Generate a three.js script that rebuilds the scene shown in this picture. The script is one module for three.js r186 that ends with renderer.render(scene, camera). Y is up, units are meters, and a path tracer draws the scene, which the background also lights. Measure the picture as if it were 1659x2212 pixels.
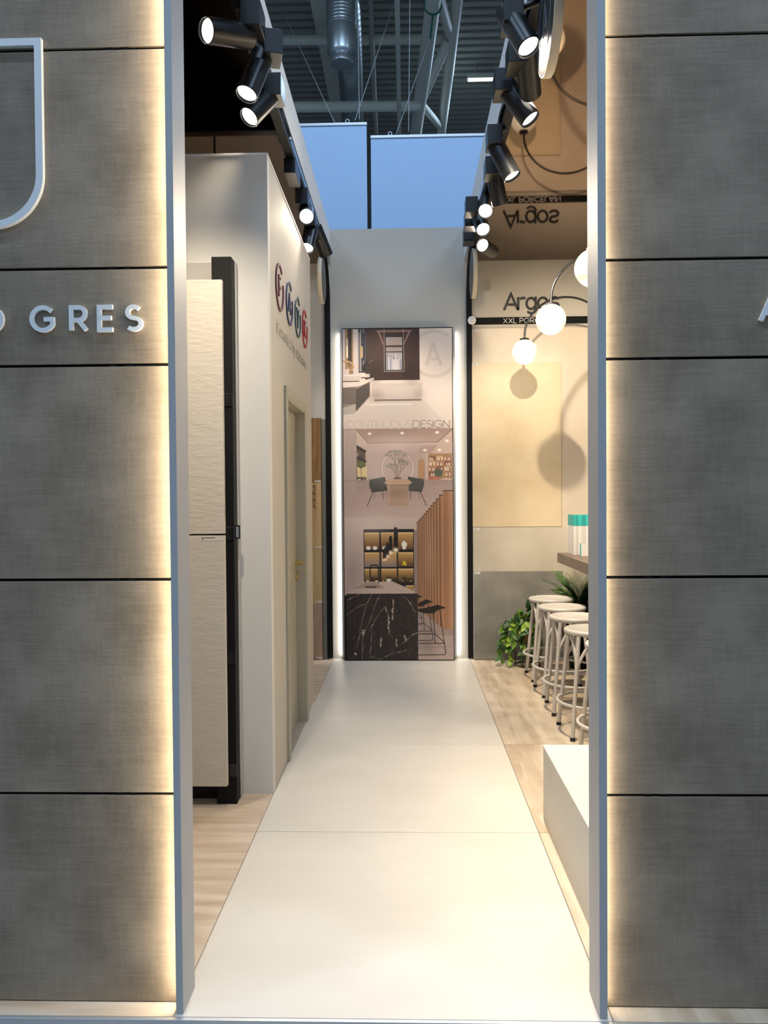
import * as THREE from 'three';
import { RoundedBoxGeometry } from 'three/addons/geometries/RoundedBoxGeometry.js';
import { TextGeometry } from 'three/addons/geometries/TextGeometry.js';
import { FontLoader } from 'three/addons/loaders/FontLoader.js';
import { RectAreaLightUniformsLib } from 'three/addons/lights/RectAreaLightUniformsLib.js';
import { mergeGeometries } from 'three/addons/utils/BufferGeometryUtils.js';

// ---------- camera, lights, exposure ----------
const scene = new THREE.Scene();
scene.background = new THREE.Color(0x000000);
const D2R = Math.PI / 180;
const camera = new THREE.PerspectiveCamera(66.4, 1659 / 2212, 0.05, 80);
camera.rotation.order = 'YXZ';
camera.position.set(0, 1.43, 0);
camera.rotation.set(-1.04 * D2R, 1.61 * D2R, -0.43 * D2R);
const renderer = new THREE.WebGLRenderer({ antialias: true });
renderer.toneMapping = THREE.LinearToneMapping;
renderer.toneMappingExposure = 1.0;
renderer.shadowMap.enabled = true;
RectAreaLightUniformsLib.init();
const HALL_LIGHT = new THREE.Color().setRGB(0.53, 0.73, 1.0);      // cool lamps high in the exhibition hall
const SPOT_LIGHT = new THREE.Color().setRGB(1.0, 0.84, 0.63);      // warm track spots
const STRIP_LIGHT = new THREE.Color().setRGB(1.0, 0.86, 0.64);     // strips behind the portal frame
const HALO_LIGHT = new THREE.Color().setRGB(1.0, 0.93, 0.84);      // strips behind the graphic
const GLOBE_LIGHT = new THREE.Color().setRGB(1.0, 0.84, 0.60);
const HALL_POWER = 210, SPOT_POWER = 10, STRIP_POWER_L = 70, STRIP_POWER_R = 30, HALO_POWER = 22, GLOBE_POWER = 0.5;

// ---------- helpers ----------
let seed = 7;
const rnd = () => { seed = (seed * 1664525 + 1013904223) >>> 0; return seed / 4294967296; };
const rr = (a, b) => a + (b - a) * rnd();
const used = {};
function numbered(n) { if (!(n in used)) { used[n] = 0; return n; } used[n]++; return n + '_' + String(used[n]).padStart(3, '0'); }
function shade(o) { o.traverse((c) => { if (c.isMesh) { c.castShadow = true; c.receiveShadow = true; } }); return o; }
function thing(name, label, category, pos = [0, 0, 0], opt = {}) {
  const g = new THREE.Group(); g.name = numbered(name); g.position.set(...pos); if (opt.turn) g.rotation.y = opt.turn;
  g.userData.label = label; g.userData.category = category;
  if (opt.group) g.userData.group = opt.group; if (opt.kind) g.userData.kind = opt.kind;
  scene.add(g); return g;
}
function part(parent, name, geo, m, label) {
  const o = new THREE.Mesh(geo, m); o.name = name; o.castShadow = o.receiveShadow = true; if (label) o.userData.label = label;
  parent.add(o); return o;
}
function solo(name, geo, m, label, category, opt = {}) {
  const o = new THREE.Mesh(geo, m); o.name = numbered(name); o.castShadow = o.receiveShadow = true;
  o.userData.label = label; o.userData.category = category; if (opt.group) o.userData.group = opt.group; if (opt.kind) o.userData.kind = opt.kind;
  if (opt.pos) o.position.set(...opt.pos);
  scene.add(o); return o;
}
const structure = (name, geo, m, label, category) => solo(name, geo, m, label, category, { kind: 'structure' });
// uv in metres, chosen for each triangle by the way it faces
function uvm(geo, off = [0, 0], turn = false) {
  const g = geo.index ? geo.toNonIndexed() : geo, p = g.attributes.position, n = p.count, uv = new Float32Array(n * 2);
  const a = new THREE.Vector3(), b = new THREE.Vector3(), c = new THREE.Vector3(), e = new THREE.Vector3(), f = new THREE.Vector3();
  for (let i = 0; i < n; i += 3) {
    a.fromBufferAttribute(p, i); b.fromBufferAttribute(p, i + 1); c.fromBufferAttribute(p, i + 2);
    e.subVectors(b, a); f.subVectors(c, a); e.cross(f); const x = Math.abs(e.x), y = Math.abs(e.y), z = Math.abs(e.z);
    [a, b, c].forEach((v, k) => {
      let u, w; if (z >= x && z >= y) { u = v.x; w = v.y; } else if (y >= x) { u = v.x; w = -v.z; } else { u = -v.z; w = v.y; }
      if (turn) [u, w] = [w, u];
      uv[(i + k) * 2] = u + off[0]; uv[(i + k) * 2 + 1] = w + off[1];
    });
  }
  g.setAttribute('uv', new THREE.BufferAttribute(uv, 2)); return g;
}
// box from corner to corner
function bx(x0, x1, y0, y1, z0, z1, r = 0, off, turn) {
  const w = Math.abs(x1 - x0), h = Math.abs(y1 - y0), d = Math.abs(z1 - z0);
  const g = r ? new RoundedBoxGeometry(w, h, d, 2, r) : new THREE.BoxGeometry(w, h, d);
  g.translate((x0 + x1) / 2, (y0 + y1) / 2, (z0 + z1) / 2); return uvm(g, off, turn);
}
const merge = (list) => mergeGeometries(list.map((g) => { const h = g.index ? g.toNonIndexed() : g; for (const k of Object.keys(h.attributes)) if (!['position', 'normal', 'uv'].includes(k)) h.deleteAttribute(k); return h; }));
const V = (x, y, z) => new THREE.Vector3(x, y, z);
function tube(pts, r, seg = 24, rad = 8, closed = false) { return new THREE.TubeGeometry(new THREE.CatmullRomCurve3(pts.map((p) => V(...p)), closed), seg, r, rad, closed); }
function rod(a, b, r, rad = 10, r2 = r) {
  const A = V(...a), B = V(...b), d = B.clone().sub(A), g = new THREE.CylinderGeometry(r2, r, d.length(), rad, 1);
  g.applyQuaternion(new THREE.Quaternion().setFromUnitVectors(V(0, 1, 0), d.clone().normalize())); g.translate(...A.add(B).multiplyScalar(0.5).toArray()); return g;
}
function disc(r, t, seg = 40) { return new THREE.CylinderGeometry(r, r, t, seg); }
const lathe = (pts, seg = 40) => new THREE.LatheGeometry(pts.map((p) => new THREE.Vector2(...p)), seg);

// ---------- noise and textures ----------
function hash(x, y, s) { let h = (x * 374761393 + y * 668265263 + s * 2147483647) | 0; h = Math.imul(h ^ (h >>> 13), 1274126177); h ^= h >>> 16; return (h >>> 0) / 4294967296; }
function pn(u, v, pu, pv, s) {                       // tiling value noise, pu x pv cells
  const x = u * pu, y = v * pv, ix = Math.floor(x), iy = Math.floor(y), fx = x - ix, fy = y - iy, sx = fx * fx * (3 - 2 * fx), sy = fy * fy * (3 - 2 * fy);
  const m = (a, n) => ((a % n) + n) % n, h = (a, b) => hash(m(a, pu), m(b, pv), s);
  const a = h(ix, iy), b = h(ix + 1, iy), c = h(ix, iy + 1), d = h(ix + 1, iy + 1);
  return a + (b - a) * sx + (c - a) * sy + (a - b - c + d) * sx * sy;
}
function fbm(u, v, pu, pv, oct, s) { let t = 0, a = 0.5, n = 0; for (let i = 0; i < oct; i++) { t += a * pn(u, v, pu, pv, s + i * 17); n += a; a *= 0.55; pu *= 2; pv *= 2; } return t / n; }
const enc = (x) => { x = Math.max(0, Math.min(1, x)); return 255 * (x <= 0.0031308 ? 12.92 * x : 1.055 * Math.pow(x, 1 / 2.4) - 0.055); };
function texture(w, h, fn, size, srgb = true) {      // fn(u, v) gives linear rgb or one height
  const d = new Uint8Array(w * h * 4);
  for (let j = 0; j < h; j++) for (let i = 0; i < w; i++) {
    const c = fn((i + 0.5) / w, (j + 0.5) / h), k = (j * w + i) * 4;
    if (srgb) { d[k] = enc(c[0]); d[k + 1] = enc(c[1]); d[k + 2] = enc(c[2]); } else d[k] = d[k + 1] = d[k + 2] = Math.max(0, Math.min(255, c * 255));
    d[k + 3] = 255;
  }
  const t = new THREE.DataTexture(d, w, h); t.magFilter = THREE.LinearFilter; t.minFilter = THREE.LinearMipmapLinearFilter; t.generateMipmaps = true;
  t.wrapS = t.wrapT = THREE.RepeatWrapping; if (size) t.repeat.set(1 / size[0], 1 / size[1]);
  if (srgb) t.colorSpace = THREE.SRGBColorSpace; t.needsUpdate = true; return t;
}
const mixc = (a, b, t) => [a[0] + (b[0] - a[0]) * t, a[1] + (b[1] - a[1]) * t, a[2] + (b[2] - a[2]) * t];
const L = (r, g, b) => new THREE.Color().setRGB(r, g, b);
function stone(a, b, s, { n = 384, size = [1.2, 1.2], cells = [4, 4], fine = 0.25, contrast = 1.6 } = {}) {
  return texture(n, n, (u, v) => {
    let t = (fbm(u, v, cells[0], cells[1], 5, s) - 0.5) * contrast + 0.5; t += (hash(Math.floor(u * n), Math.floor(v * n), s) - 0.5) * fine; return mixc(a, b, Math.max(0, Math.min(1, t)));
  }, size);
}
function mat(o) { return new THREE.MeshStandardMaterial(o); }
function phys(o) { return new THREE.MeshPhysicalMaterial(o); }

// linen-ribbed porcelain of the front walls
function linen(a, b, s) {
  return texture(1024, 1024, (u, v) => {
    const p = (fbm(u, v, 6, 5, 6, s) - 0.5) * 1.7 + 0.5, q = fbm(u, v, 12, 150, 3, s + 5) - 0.5, w = fbm(u, v, 130, 14, 2, s + 9) - 0.5;
    const k = Math.max(0, Math.min(1, (fbm(u, v, 7, 9, 4, s + 3) - 0.38) * 4)), rib = Math.sin(v * Math.PI * 2 * 280 + (fbm(u, v, 24, 24, 2, s + 21) - 0.5) * 2.5) * 0.085 * k;
    return mixc(a, b, Math.max(0, Math.min(1, p + q * 0.55 + w * 0.3 + rib)));
  }, [0.9, 0.9]);
}
const linenBump = texture(1024, 1024, (u, v) => 0.5 + Math.sin(v * Math.PI * 2 * 280 + (fbm(u, v, 24, 24, 2, 32) - 0.5) * 2.5) * 0.3 * Math.max(0.1, Math.min(1, (fbm(u, v, 7, 9, 4, 14) - 0.38) * 4)) + (fbm(u, v, 160, 160, 2, 31) - 0.5) * 0.25, [0.9, 0.9], false);
const M = {
  facade: mat({ map: linen([0.198, 0.153, 0.106], [0.318, 0.254, 0.182], 11), bumpMap: linenBump, bumpScale: 0.0009, roughness: 0.72 }),
  backing: mat({ color: L(0.012, 0.012, 0.013), roughness: 0.8 }),
  frame: mat({ color: L(0.44, 0.44, 0.44), roughness: 0.45 }),
  letter: mat({ color: L(0.78, 0.80, 0.80), roughness: 0.4 }),
  white: mat({ map: stone([0.70, 0.685, 0.65], [0.745, 0.73, 0.695], 3, { n: 256, size: [2.5, 2.5], contrast: 1.2, fine: 0.1 }), roughness: 0.75 }),
  wallGrey: mat({ map: stone([0.47, 0.455, 0.41], [0.51, 0.495, 0.45], 4, { n: 256, size: [2.5, 2.5], contrast: 1.2, fine: 0.1 }), roughness: 0.75 }),
  cabin: mat({ map: stone([0.51, 0.475, 0.42], [0.55, 0.515, 0.455], 5, { n: 256, size: [2.5, 2.5], contrast: 1.2, fine: 0.1 }), roughness: 0.75 }),
  fascia: mat({ color: L(0.74, 0.76, 0.78), roughness: 0.7 }),
  tile: mat({ map: stone([0.665, 0.62, 0.545], [0.745, 0.70, 0.625], 41, { n: 512, cells: [3, 6], fine: 0.12, contrast: 1.5 }), roughness: 0.36 }),
  grout: mat({ color: L(0.30, 0.27, 0.23), roughness: 0.9 }),
  travertineL: mat({ map: texture(512, 512, (u, v) => { const p = fbm(u, v, 2, 26, 5, 51), q = fbm(u, v, 6, 90, 3, 57), r = fbm(u, v, 5, 8, 3, 59); let c = mixc([0.49, 0.365, 0.255], [0.68, 0.575, 0.45], Math.max(0, Math.min(1, (p - 0.5) * 2.1 + 0.5 + (r - 0.5) * 0.5))); if (q > 0.68) c = mixc(c, [0.37, 0.28, 0.2], (q - 0.68) * 3.5); return c; }, [1.2, 1.2]), roughness: 0.5 }),
  travertineR: mat({ map: texture(512, 512, (u, v) => { const p = fbm(u, v, 18, 2, 5, 61), q = fbm(u, v, 60, 7, 3, 67), r = fbm(u, v, 7, 9, 4, 69); let c = mixc([0.45, 0.345, 0.24], [0.68, 0.58, 0.45], Math.max(0, Math.min(1, (p - 0.5) * 2.0 + 0.5 + (r - 0.5) * 1.0))); if (q > 0.62) c = mixc(c, [0.72, 0.65, 0.53], (q - 0.62) * 2); return c; }, [1.2, 1.2]), roughness: 0.5 }),
  mirror: mat({ color: L(0.21, 0.148, 0.105), metalness: 1, roughness: 0.035 }),
  black: phys({ color: L(0.007, 0.007, 0.008), roughness: 0.6, specularIntensity: 0.4 }),
  soffit: phys({ color: L(0.004, 0.004, 0.004), roughness: 0.95, specularIntensity: 0.1 }),
  spotBody: mat({ color: L(0.009, 0.010, 0.012), roughness: 0.33 }),
  lens: mat({ color: L(0.8, 0.8, 0.8), emissive: L(1, 0.93, 0.84), emissiveIntensity: 9, roughness: 0.3 }),
  cream: mat({ color: L(0.72, 0.64, 0.50), roughness: 0.6 }),
  print: (t) => mat({ map: t, roughness: 0.55 }),
  aluminium: mat({ color: L(0.62, 0.64, 0.66), metalness: 0.7, roughness: 0.4 }),
  darkText: mat({ color: L(0.008, 0.008, 0.008), roughness: 0.5 }),
  band: phys({ color: L(0.004, 0.004, 0.004), roughness: 0.6, specularIntensity: 0.3 }),
  whiteText: mat({ color: L(0.85, 0.85, 0.83), roughness: 0.6 }),
  tag: mat({ color: L(0.72, 0.70, 0.66), roughness: 0.6 }),
  tagInk: mat({ color: L(0.12, 0.11, 0.10), roughness: 0.7 }),
};

// ---------- stroke lettering ----------
const arc = (cx, cy, rx, ry, a0, a1, n = 18) => Array.from({ length: n + 1 }, (_, i) => { const a = (a0 + (a1 - a0) * i / n) * D2R; return [cx + rx * Math.cos(a), cy + ry * Math.sin(a)]; });
const ring = (cx, cy, rx, ry, n = 44) => Object.assign(Array.from({ length: n }, (_, i) => { const a = i / n * Math.PI * 2; return [cx + rx * Math.cos(a), cy + ry * Math.sin(a)]; }), { closed: true });
const GLYPH = {                                       // [width, strokes], cap height 1
  A: [0.92, [[[0, 0], [0.44, 1], [0.48, 1], [0.92, 0]], [[0.17, 0.32], [0.75, 0.32]]]],
  C: [0.92, [arc(0.5, 0.5, 0.5, 0.5, 42, 318)]],
  D: [0.84, [Object.assign([[0, 0], [0, 1], [0.32, 1], ...arc(0.34, 0.5, 0.5, 0.5, 85, -85, 14), [0.32, 0]], { closed: true })]],
  E: [0.6, [[[0.6, 1], [0, 1], [0, 0], [0.6, 0]], [[0, 0.52], [0.54, 0.52]]]],
  G: [0.98, [[...arc(0.5, 0.5, 0.5, 0.5, 42, 326, 22), [0.93, 0.24], [0.93, 0.48], [0.55, 0.48]]]],
  I: [0.02, [[[0, 0], [0, 1]]]],
  L: [0.55, [[[0, 1], [0, 0], [0.55, 0]]]],
  N: [0.76, [[[0, 0], [0, 1], [0.76, 0], [0.76, 1]]]],
  O: [1.0, [ring(0.5, 0.5, 0.5, 0.5)]],
  P: [0.62, [[[0, 0], [0, 1], [0.33, 1], ...arc(0.34, 0.72, 0.28, 0.28, 86, -86, 12), [0.33, 0.44], [0.1, 0.44]]]],
  R: [0.66, [[[0, 0], [0, 1], [0.33, 1], ...arc(0.34, 0.72, 0.28, 0.28, 86, -86, 12), [0.33, 0.44], [0.1, 0.44]], [[0.30, 0.46], [0.66, 0]]]],
  S: [0.62, [[...arc(0.31, 0.75, 0.28, 0.25, 38, 262, 14), ...arc(0.31, 0.25, 0.31, 0.25, 84, -140, 16)]]],
  T: [0.7, [[[0, 1], [0.7, 1]], [[0.35, 1], [0.35, 0]]]],
  U: [0.76, [[[0, 1], [0, 0.38], ...arc(0.38, 0.38, 0.38, 0.38, 184, 356, 14), [0.76, 0.38], [0.76, 1]]]],
  X: [0.76, [[[0, 0], [0.76, 1]], [[0, 1], [0.76, 0]]]],
  F: [0.55, [[[0.55, 1], [0, 1], [0, 0]], [[0, 0.5], [0.5, 0.5]]]],
  V: [0.8, [[[0, 1], [0.4, 0], [0.8, 1]]]],
  K: [0.66, [[[0, 0], [0, 1]], [[0.62, 1], [0.06, 0.5], [0.66, 0]]]],
  // rounded lower case of the wall heading
  r: [0.34, [[[0, 0], [0, 0.66]], [[0.16, 0.62], [0.25, 0.67], [0.38, 0.66]]]],
  g: [0.56, [[[0.56, 0.68], [0.56, -0.05], ...arc(0.3, -0.05, 0.26, 0.2, 0, -140, 10)], [[0.56, 0.18], ...arc(0.28, 0.33, 0.27, 0.33, -30, -330, 20), [0.56, 0.5]]]],
  o: [0.58, [ring(0.29, 0.335, 0.29, 0.335, 32)]],
  s: [0.5, [[...arc(0.25, 0.5, 0.23, 0.165, 30, 258, 12), ...arc(0.25, 0.17, 0.25, 0.165, 84, -150, 14)]]],
  a: [0.86, [[[0, 0], [0.43, 1], [0.86, 0]], [[0.3, 0.3], [0.62, 0.3]]]],
};
function ribbon(pts, w, depth, round = false) {       // a stroke as a solid of its own width and depth
  const closed = pts.closed, n = pts.length, Lp = [], Rp = [];
  for (let i = 0; i < n; i++) {
    const p = pts[i], a = i > 0 ? pts[i - 1] : closed ? pts[n - 1] : null, b = i < n - 1 ? pts[i + 1] : closed ? pts[0] : null;
    let d1 = a && [p[0] - a[0], p[1] - a[1]], d2 = b && [b[0] - p[0], b[1] - p[1]]; d1 = d1 || d2; d2 = d2 || d1;
    const l1 = Math.hypot(...d1) || 1, l2 = Math.hypot(...d2) || 1, n1 = [-d1[1] / l1, d1[0] / l1], n2 = [-d2[1] / l2, d2[0] / l2];
    let m = [n1[0] + n2[0], n1[1] + n2[1]]; const ml = Math.hypot(...m) || 1e-6; m = [m[0] / ml, m[1] / ml];
    const k = Math.min(2.2, 1 / Math.max(0.2, m[0] * n1[0] + m[1] * n1[1])) * w / 2;
    Lp.push(new THREE.Vector2(p[0] + m[0] * k, p[1] + m[1] * k)); Rp.push(new THREE.Vector2(p[0] - m[0] * k, p[1] - m[1] * k));
  }
  let sh;
  if (closed) { const area = THREE.ShapeUtils.area(Lp) ** 2 > THREE.ShapeUtils.area(Rp) ** 2; sh = new THREE.Shape(area ? Lp : Rp); sh.holes.push(new THREE.Path(area ? Rp : Lp)); }
  else {
    const cap = (c, from, dir) => Array.from({ length: 7 }, (_, i) => { const a = from + dir * (i + 1) / 8 * Math.PI; return new THREE.Vector2(c[0] + w / 2 * Math.cos(a), c[1] + w / 2 * Math.sin(a)); });
    const e = pts[n - 1], s = pts[0]; let out = [...Lp];
    if (round) out.push(...cap(e, Math.atan2(Lp[n - 1].y - e[1], Lp[n - 1].x - e[0]), -1));
    out.push(...Rp.slice().reverse());
    if (round) out.push(...cap(s, Math.atan2(Rp[0].y - s[1], Rp[0].x - s[0]), -1));
    sh = new THREE.Shape(out);
  }
  return new THREE.ExtrudeGeometry(sh, { depth, bevelEnabled: false, curveSegments: 8 });
}
function glyph(ch, h, w, depth, round) {
  return merge(GLYPH[ch][1].map((st, i) => { const q = st.map(([x, y]) => [x * h, y * h]); if (st.closed) q.closed = true; return ribbon(q, w, depth + i * 0.0003, round); }));
}
function layout(text, gap, space = 0.5) { let x = 0; const out = []; for (const ch of text) { if (ch === ' ') { x += space; continue; } out.push([ch, x]); x += GLYPH[ch][0] + gap; } return [out, x - gap]; }

// ---------- the setting: stand platform ----------
const XL = -0.652, XR = 0.555, ZB = -6.93, CEIL = 3.503, TOP = 3.80;
{
  const f = thing('floor', 'stand floor of pale porcelain tiles between travertine-look tiles', 'floor', [0, 0, 0], { kind: 'structure' });
  part(f, 'screed', bx(-2.4, 2.0, -0.1, -0.004, -7.0, -2.118), M.grout);
  const j = 0.0016;
  for (let k = 0; k < 4; k++) { const z1 = -2.121 - 1.2 * k - (k ? j : 0), z0 = k === 3 ? -6.99 : -2.121 - 1.2 * (k + 1) + j; part(f, 'tile', bx(XL + j, XR - j, -0.009, 0, z0, z1, 0.0012, [k * 0.37, k * 0.61]), M.tile); }
  for (let k = 0; k < 2; k++) { const z1 = -2.121 - 2.4 * k - (k ? j : 0), z0 = k === 1 ? -6.99 : -4.521 + j; part(f, 'tile', bx(-1.85, XL - j, -0.009, 0, z0, z1, 0.0012, [k * 0.3, k * 0.45]), M.travertineL); part(f, 'tile', bx(-2.4, -1.852, -0.009, 0, z0, z1, 0.0012, [k * 0.6, k * 0.2]), M.travertineL); }
  for (let k = 0; k < 4; k++) { const z1 = -2.121 - 1.2 * k - (k ? j : 0), z0 = k === 3 ? -6.99 : -2.121 - 1.2 * (k + 1) + j; part(f, 'tile', bx(XR + j, 1.755, -0.009, 0, z0, z1, 0.0012, [k * 0.43, k * 0.3]), M.travertineR); part(f, 'tile', bx(1.757, 2.0, -0.009, 0, z0, z1, 0.0012, [k * 0.23, k * 0.7]), M.travertineR); }
  part(f, 'edge_trim', bx(-2.4, 2.0, -0.1, 0.0005, -2.118, -2.106, 0.001), M.aluminium, 'aluminium edge strip of the platform');
}

// ---------- the front walls with their portal frame ----------
const ROWS = [0, 0.597, 1.205, 1.808, 2.079, 2.687, 3.29, TOP];
function frontWall(name, x0, x1, m, label) {
  const w = thing(name, label, 'wall', [0, 0, 0], { kind: 'structure' });
  part(w, 'backing', bx(x0, x1, 0, TOP, -2.25, -2.198), M.backing);
  for (let k = 0; k < ROWS.length - 1; k++) part(w, 'panel', bx(x0, x1, ROWS[k] + (k ? 0.0042 : 0.003), ROWS[k + 1] - 0.0042, -2.19, -2.18, 0.0012, [k * 0.31, k * 0.17]), m);
  for (let k = 1; k < ROWS.length - 1; k++) for (const s of [0.12, 0.165]) { const x = x0 < 0 ? x1 - s : x0 + s; part(w, 'clip', bx(x - 0.01, x + 0.01, ROWS[k] - 0.0042, ROWS[k] + 0.0042, -2.198, -2.184), M.black); }
  return w;
}
frontWall('wall_front_left', -2.4, -0.655, M.facade, 'front wall of taupe ribbed porcelain panels with the shield and raised lettering');
frontWall('wall_front_right', 0.549, 2.0, M.facade, 'front wall of taupe ribbed porcelain panels on the counter side of the entrance');
function portal(name, x0, x1, side, power, zs, label) {
  const t = thing(name, label, 'trim', [0, 0, 0], { kind: 'structure' });
  part(t, 'post', bx(x0, x1, 0, TOP, -2.252, -2.13, 0.0015), M.frame);
  const xs = side < 0 ? x0 : x1;
  const e = new THREE.MeshStandardMaterial({ color: L(0.8, 0.8, 0.75), emissive: STRIP_LIGHT, emissiveIntensity: 2 });
  part(t, 'light_strip', bx(Math.min(xs, xs + side * 0.0016), Math.max(xs, xs + side * 0.0016), 0.01, TOP - 0.01, zs - 0.006, zs + 0.006), e);
  const l = new THREE.RectAreaLight(STRIP_LIGHT, power, 0.010, TOP - 0.04); l.position.set(xs + side * 0.0026, TOP / 2, zs); l.rotation.y = side < 0 ? Math.PI / 2 : -Math.PI / 2; l.name = 'strip_light'; scene.add(l);
}
portal('trim_1', -0.648, -0.628, -1, STRIP_POWER_L, -2.156, 'grey portal post with a light strip beside the raised lettering');
portal('trim_2', 0.520, 0.542, 1, STRIP_POWER_R, -2.168, 'grey portal post with a light strip beside the white plinth');

// ---------- back wall, side walls, ceilings ----------
{
  const w = thing('wall_back', 'pale back wall at the end of the corridor', 'wall', [0, 0, 0], { kind: 'structure' });
  part(w, 'wall_section', bx(-0.656, 0.53, 0, TOP, ZB - 0.1, ZB), M.wallGrey);
  part(w, 'wall_section', bx(-1.66, -0.656, 0, TOP, ZB - 0.1, ZB - 0.001), M.white); part(w, 'wall_section', bx(-2.4, -1.68, 0, TOP, ZB - 0.1, ZB - 0.001), M.white); part(w, 'joint_strip', bx(-1.68, -1.66, 0, TOP, ZB - 0.1, ZB - 0.006), M.black);
  part(w, 'wall_section', bx(0.53, 2.0, 0, TOP, ZB - 0.1, ZB - 0.001), M.cabin);
}
structure('wall_left', bx(-2.4, -2.3, 0, TOP, ZB, -2.26), M.white, 'plain white side wall behind the cabin', 'wall');
structure('wall_right', bx(1.9, 2.0, 0, TOP, ZB, -2.26), M.cabin, 'plain beige side wall behind the counter', 'wall');
structure('ceiling_right', bx(0.53, 1.9, CEIL, CEIL + 0.04, ZB, -2.26), M.mirror, 'brown mirror ceiling reflecting the wall heading', 'ceiling');
{
  const c = thing('ceiling_left', 'brown mirror ceiling over the cabin', 'ceiling', [0, 0, 0], { kind: 'structure' });
  part(c, 'panel', bx(-2.3, -0.656, CEIL, CEIL + 0.04, ZB, -2.26), M.mirror);
  part(c, 'backing', bx(-2.3, -0.656, CEIL + 0.04, CEIL + 0.06, ZB, -2.26), M.backing);
}
structure('trim_3', bx(-0.72, -0.6561, CEIL, TOP, ZB, -2.26), M.fascia, 'white fascia above the track beside the cabin', 'trim');
structure('trim_4', bx(0.5301, 0.60, CEIL, TOP, ZB, -2.26), M.fascia, 'white fascia above the track beside the globe lamps', 'trim');

// ---------- cabin with its door ----------
const CF = -3.75, CBK = -5.42, CH = 3.07, DZ0 = -4.985, DZ1 = -4.262, DH = 1.985;
{
  const c = thing('wall_cabin', 'cream cabin walls with a capped top, enclosing the grey-green door', 'wall', [0, 0, 0], { kind: 'structure' });
  part(c, 'front_wall', bx(-2.3, XL, 0, CH, CF - 0.06, CF), M.white, 'white end wall of the cabin');
  part(c, 'side_wall', merge([bx(XL - 0.12, XL, 0, CH, DZ1, CF - 0.06), bx(XL - 0.12, XL, 0, CH, CBK, DZ0), bx(XL - 0.12, XL, DH, CH, DZ0, DZ1)]), M.cabin);
  part(c, 'rear_wall', bx(-2.3, XL - 0.12, 0, CH, CBK, CBK + 0.06), M.cabin);
  part(c, 'roof', bx(-2.3, XL - 0.02, CH - 0.03, CH - 0.01, CBK + 0.06, CF - 0.06), M.soffit, 'black cabin roof'); part(c, 'cap', merge([bx(-2.3, XL + 0.003, CH, CH + 0.012, CF - 0.05, CF + 0.003, 0.002), bx(XL - 0.04, XL + 0.003, CH, CH + 0.012, CBK, CF - 0.05, 0.002)]), M.fascia);
}
const doorPaint = mat({ color: L(0.42, 0.395, 0.315), roughness: 0.5 }), brass = mat({ color: L(0.72, 0.52, 0.16), metalness: 1, roughness: 0.25 });
{
  const d = thing('door_1', 'grey-green cabin door with brass lever handle, set back in its frame', 'door', [0, 0, 0], { kind: 'structure' });
  part(d, 'leaf', bx(-0.745, -0.702, 0.006, DH - 0.015, DZ0 + 0.012, DZ1 - 0.012, 0.002), doorPaint);
  const fr = [bx(-0.772, XL + 0.012, 0, DH, DZ0 - 0.0, DZ0 + 0.014), bx(-0.772, XL + 0.012, 0, DH, DZ1 - 0.014, DZ1), bx(-0.772, XL + 0.012, DH - 0.014, DH, DZ0, DZ1)];
  part(d, 'jamb', merge(fr), doorPaint);
  const cs = (a) => bx(XL, XL + 0.014, a[0], a[1], a[2], a[3], 0.003);
  part(d, 'casing', merge([cs([0, DH + 0.055, DZ0 - 0.055, DZ0]), cs([0, DH + 0.055, DZ1, DZ1 + 0.055]), cs([DH, DH + 0.055, DZ0, DZ1])]), doorPaint);
  part(d, 'threshold', bx(-0.745, XL + 0.002, 0.0005, 0.006, DZ0 + 0.014, DZ1 - 0.014), mat({ color: L(0.38, 0.33, 0.26), roughness: 0.6 }));
  const hz = DZ0 + 0.055, rose = (y) => { const g = disc(0.025, 0.012, 28); g.rotateZ(Math.PI / 2); g.translate(-0.697, y, hz); return g; };
  const hd = part(d, 'handle', rose(1.026), brass, 'brass lever handle');
  part(hd, 'lever', merge([rod([-0.694, 1.026, hz], [-0.652, 1.026, hz], 0.009), rod([-0.655, 1.026, hz - 0.006], [-0.655, 1.022, hz + 0.115], 0.009)]), brass);
  const kp = part(d, 'key_plate', rose(0.934), brass, 'round brass key plate');
  part(kp, 'lock_barrel', rod([-0.692, 0.934, hz], [-0.684, 0.934, hz], 0.008), brass);
}
structure('baseboard_cabin', bx(XL, XL + 0.004, 0.0005, 0.012, CBK, DZ0 - 0.056), M.fascia, 'thin white skirting beside the cabin door', 'baseboard');

// ---------- raised lettering on the front wall ----------
{
  const g = thing('lettering_sign', 'raised white letters O GRES on the ribbed wall', 'sign', [-1.05, 1.900, -2.18]);
  const put = (ch, x, h = 0.075) => { const m = part(g, 'letter', glyph(ch, h - 0.012, 0.012, 0.010), M.letter); m.position.set(x + 0.00625, 0.00625 - 0.001 * (x > 0.05), 0.0005); };
  put('O', -0.148); put('G', 0); put('R', 0.112); put('E', 0.191); put('S', 0.269);
  const h = thing('lettering_sign', 'single raised white letter A on the ribbed wall', 'sign', [0.966, 1.900, -2.18]);
  const m = part(h, 'letter', glyph('A', 0.063, 0.012, 0.010), M.letter); m.position.set(0.006, 0.006, 0.0005);
  // shield outline above
  const s = thing('shield_emblem', 'large white shield outline mounted above the raised lettering', 'emblem', [-1.15, 2.19, -2.18]);
  const w = 0.020, R = 0.147 - w / 2, yc = 0.147, yt = 0.523 - w / 2, p = Object.assign([[R, yt], [-R, yt], ...arc(0, yc, R, R - 0.0, 180, 360, 28)], { closed: true });
  part(s, 'outline', ribbon(p, w, 0.014), M.letter).position.z = 0.0005;
}

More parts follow.
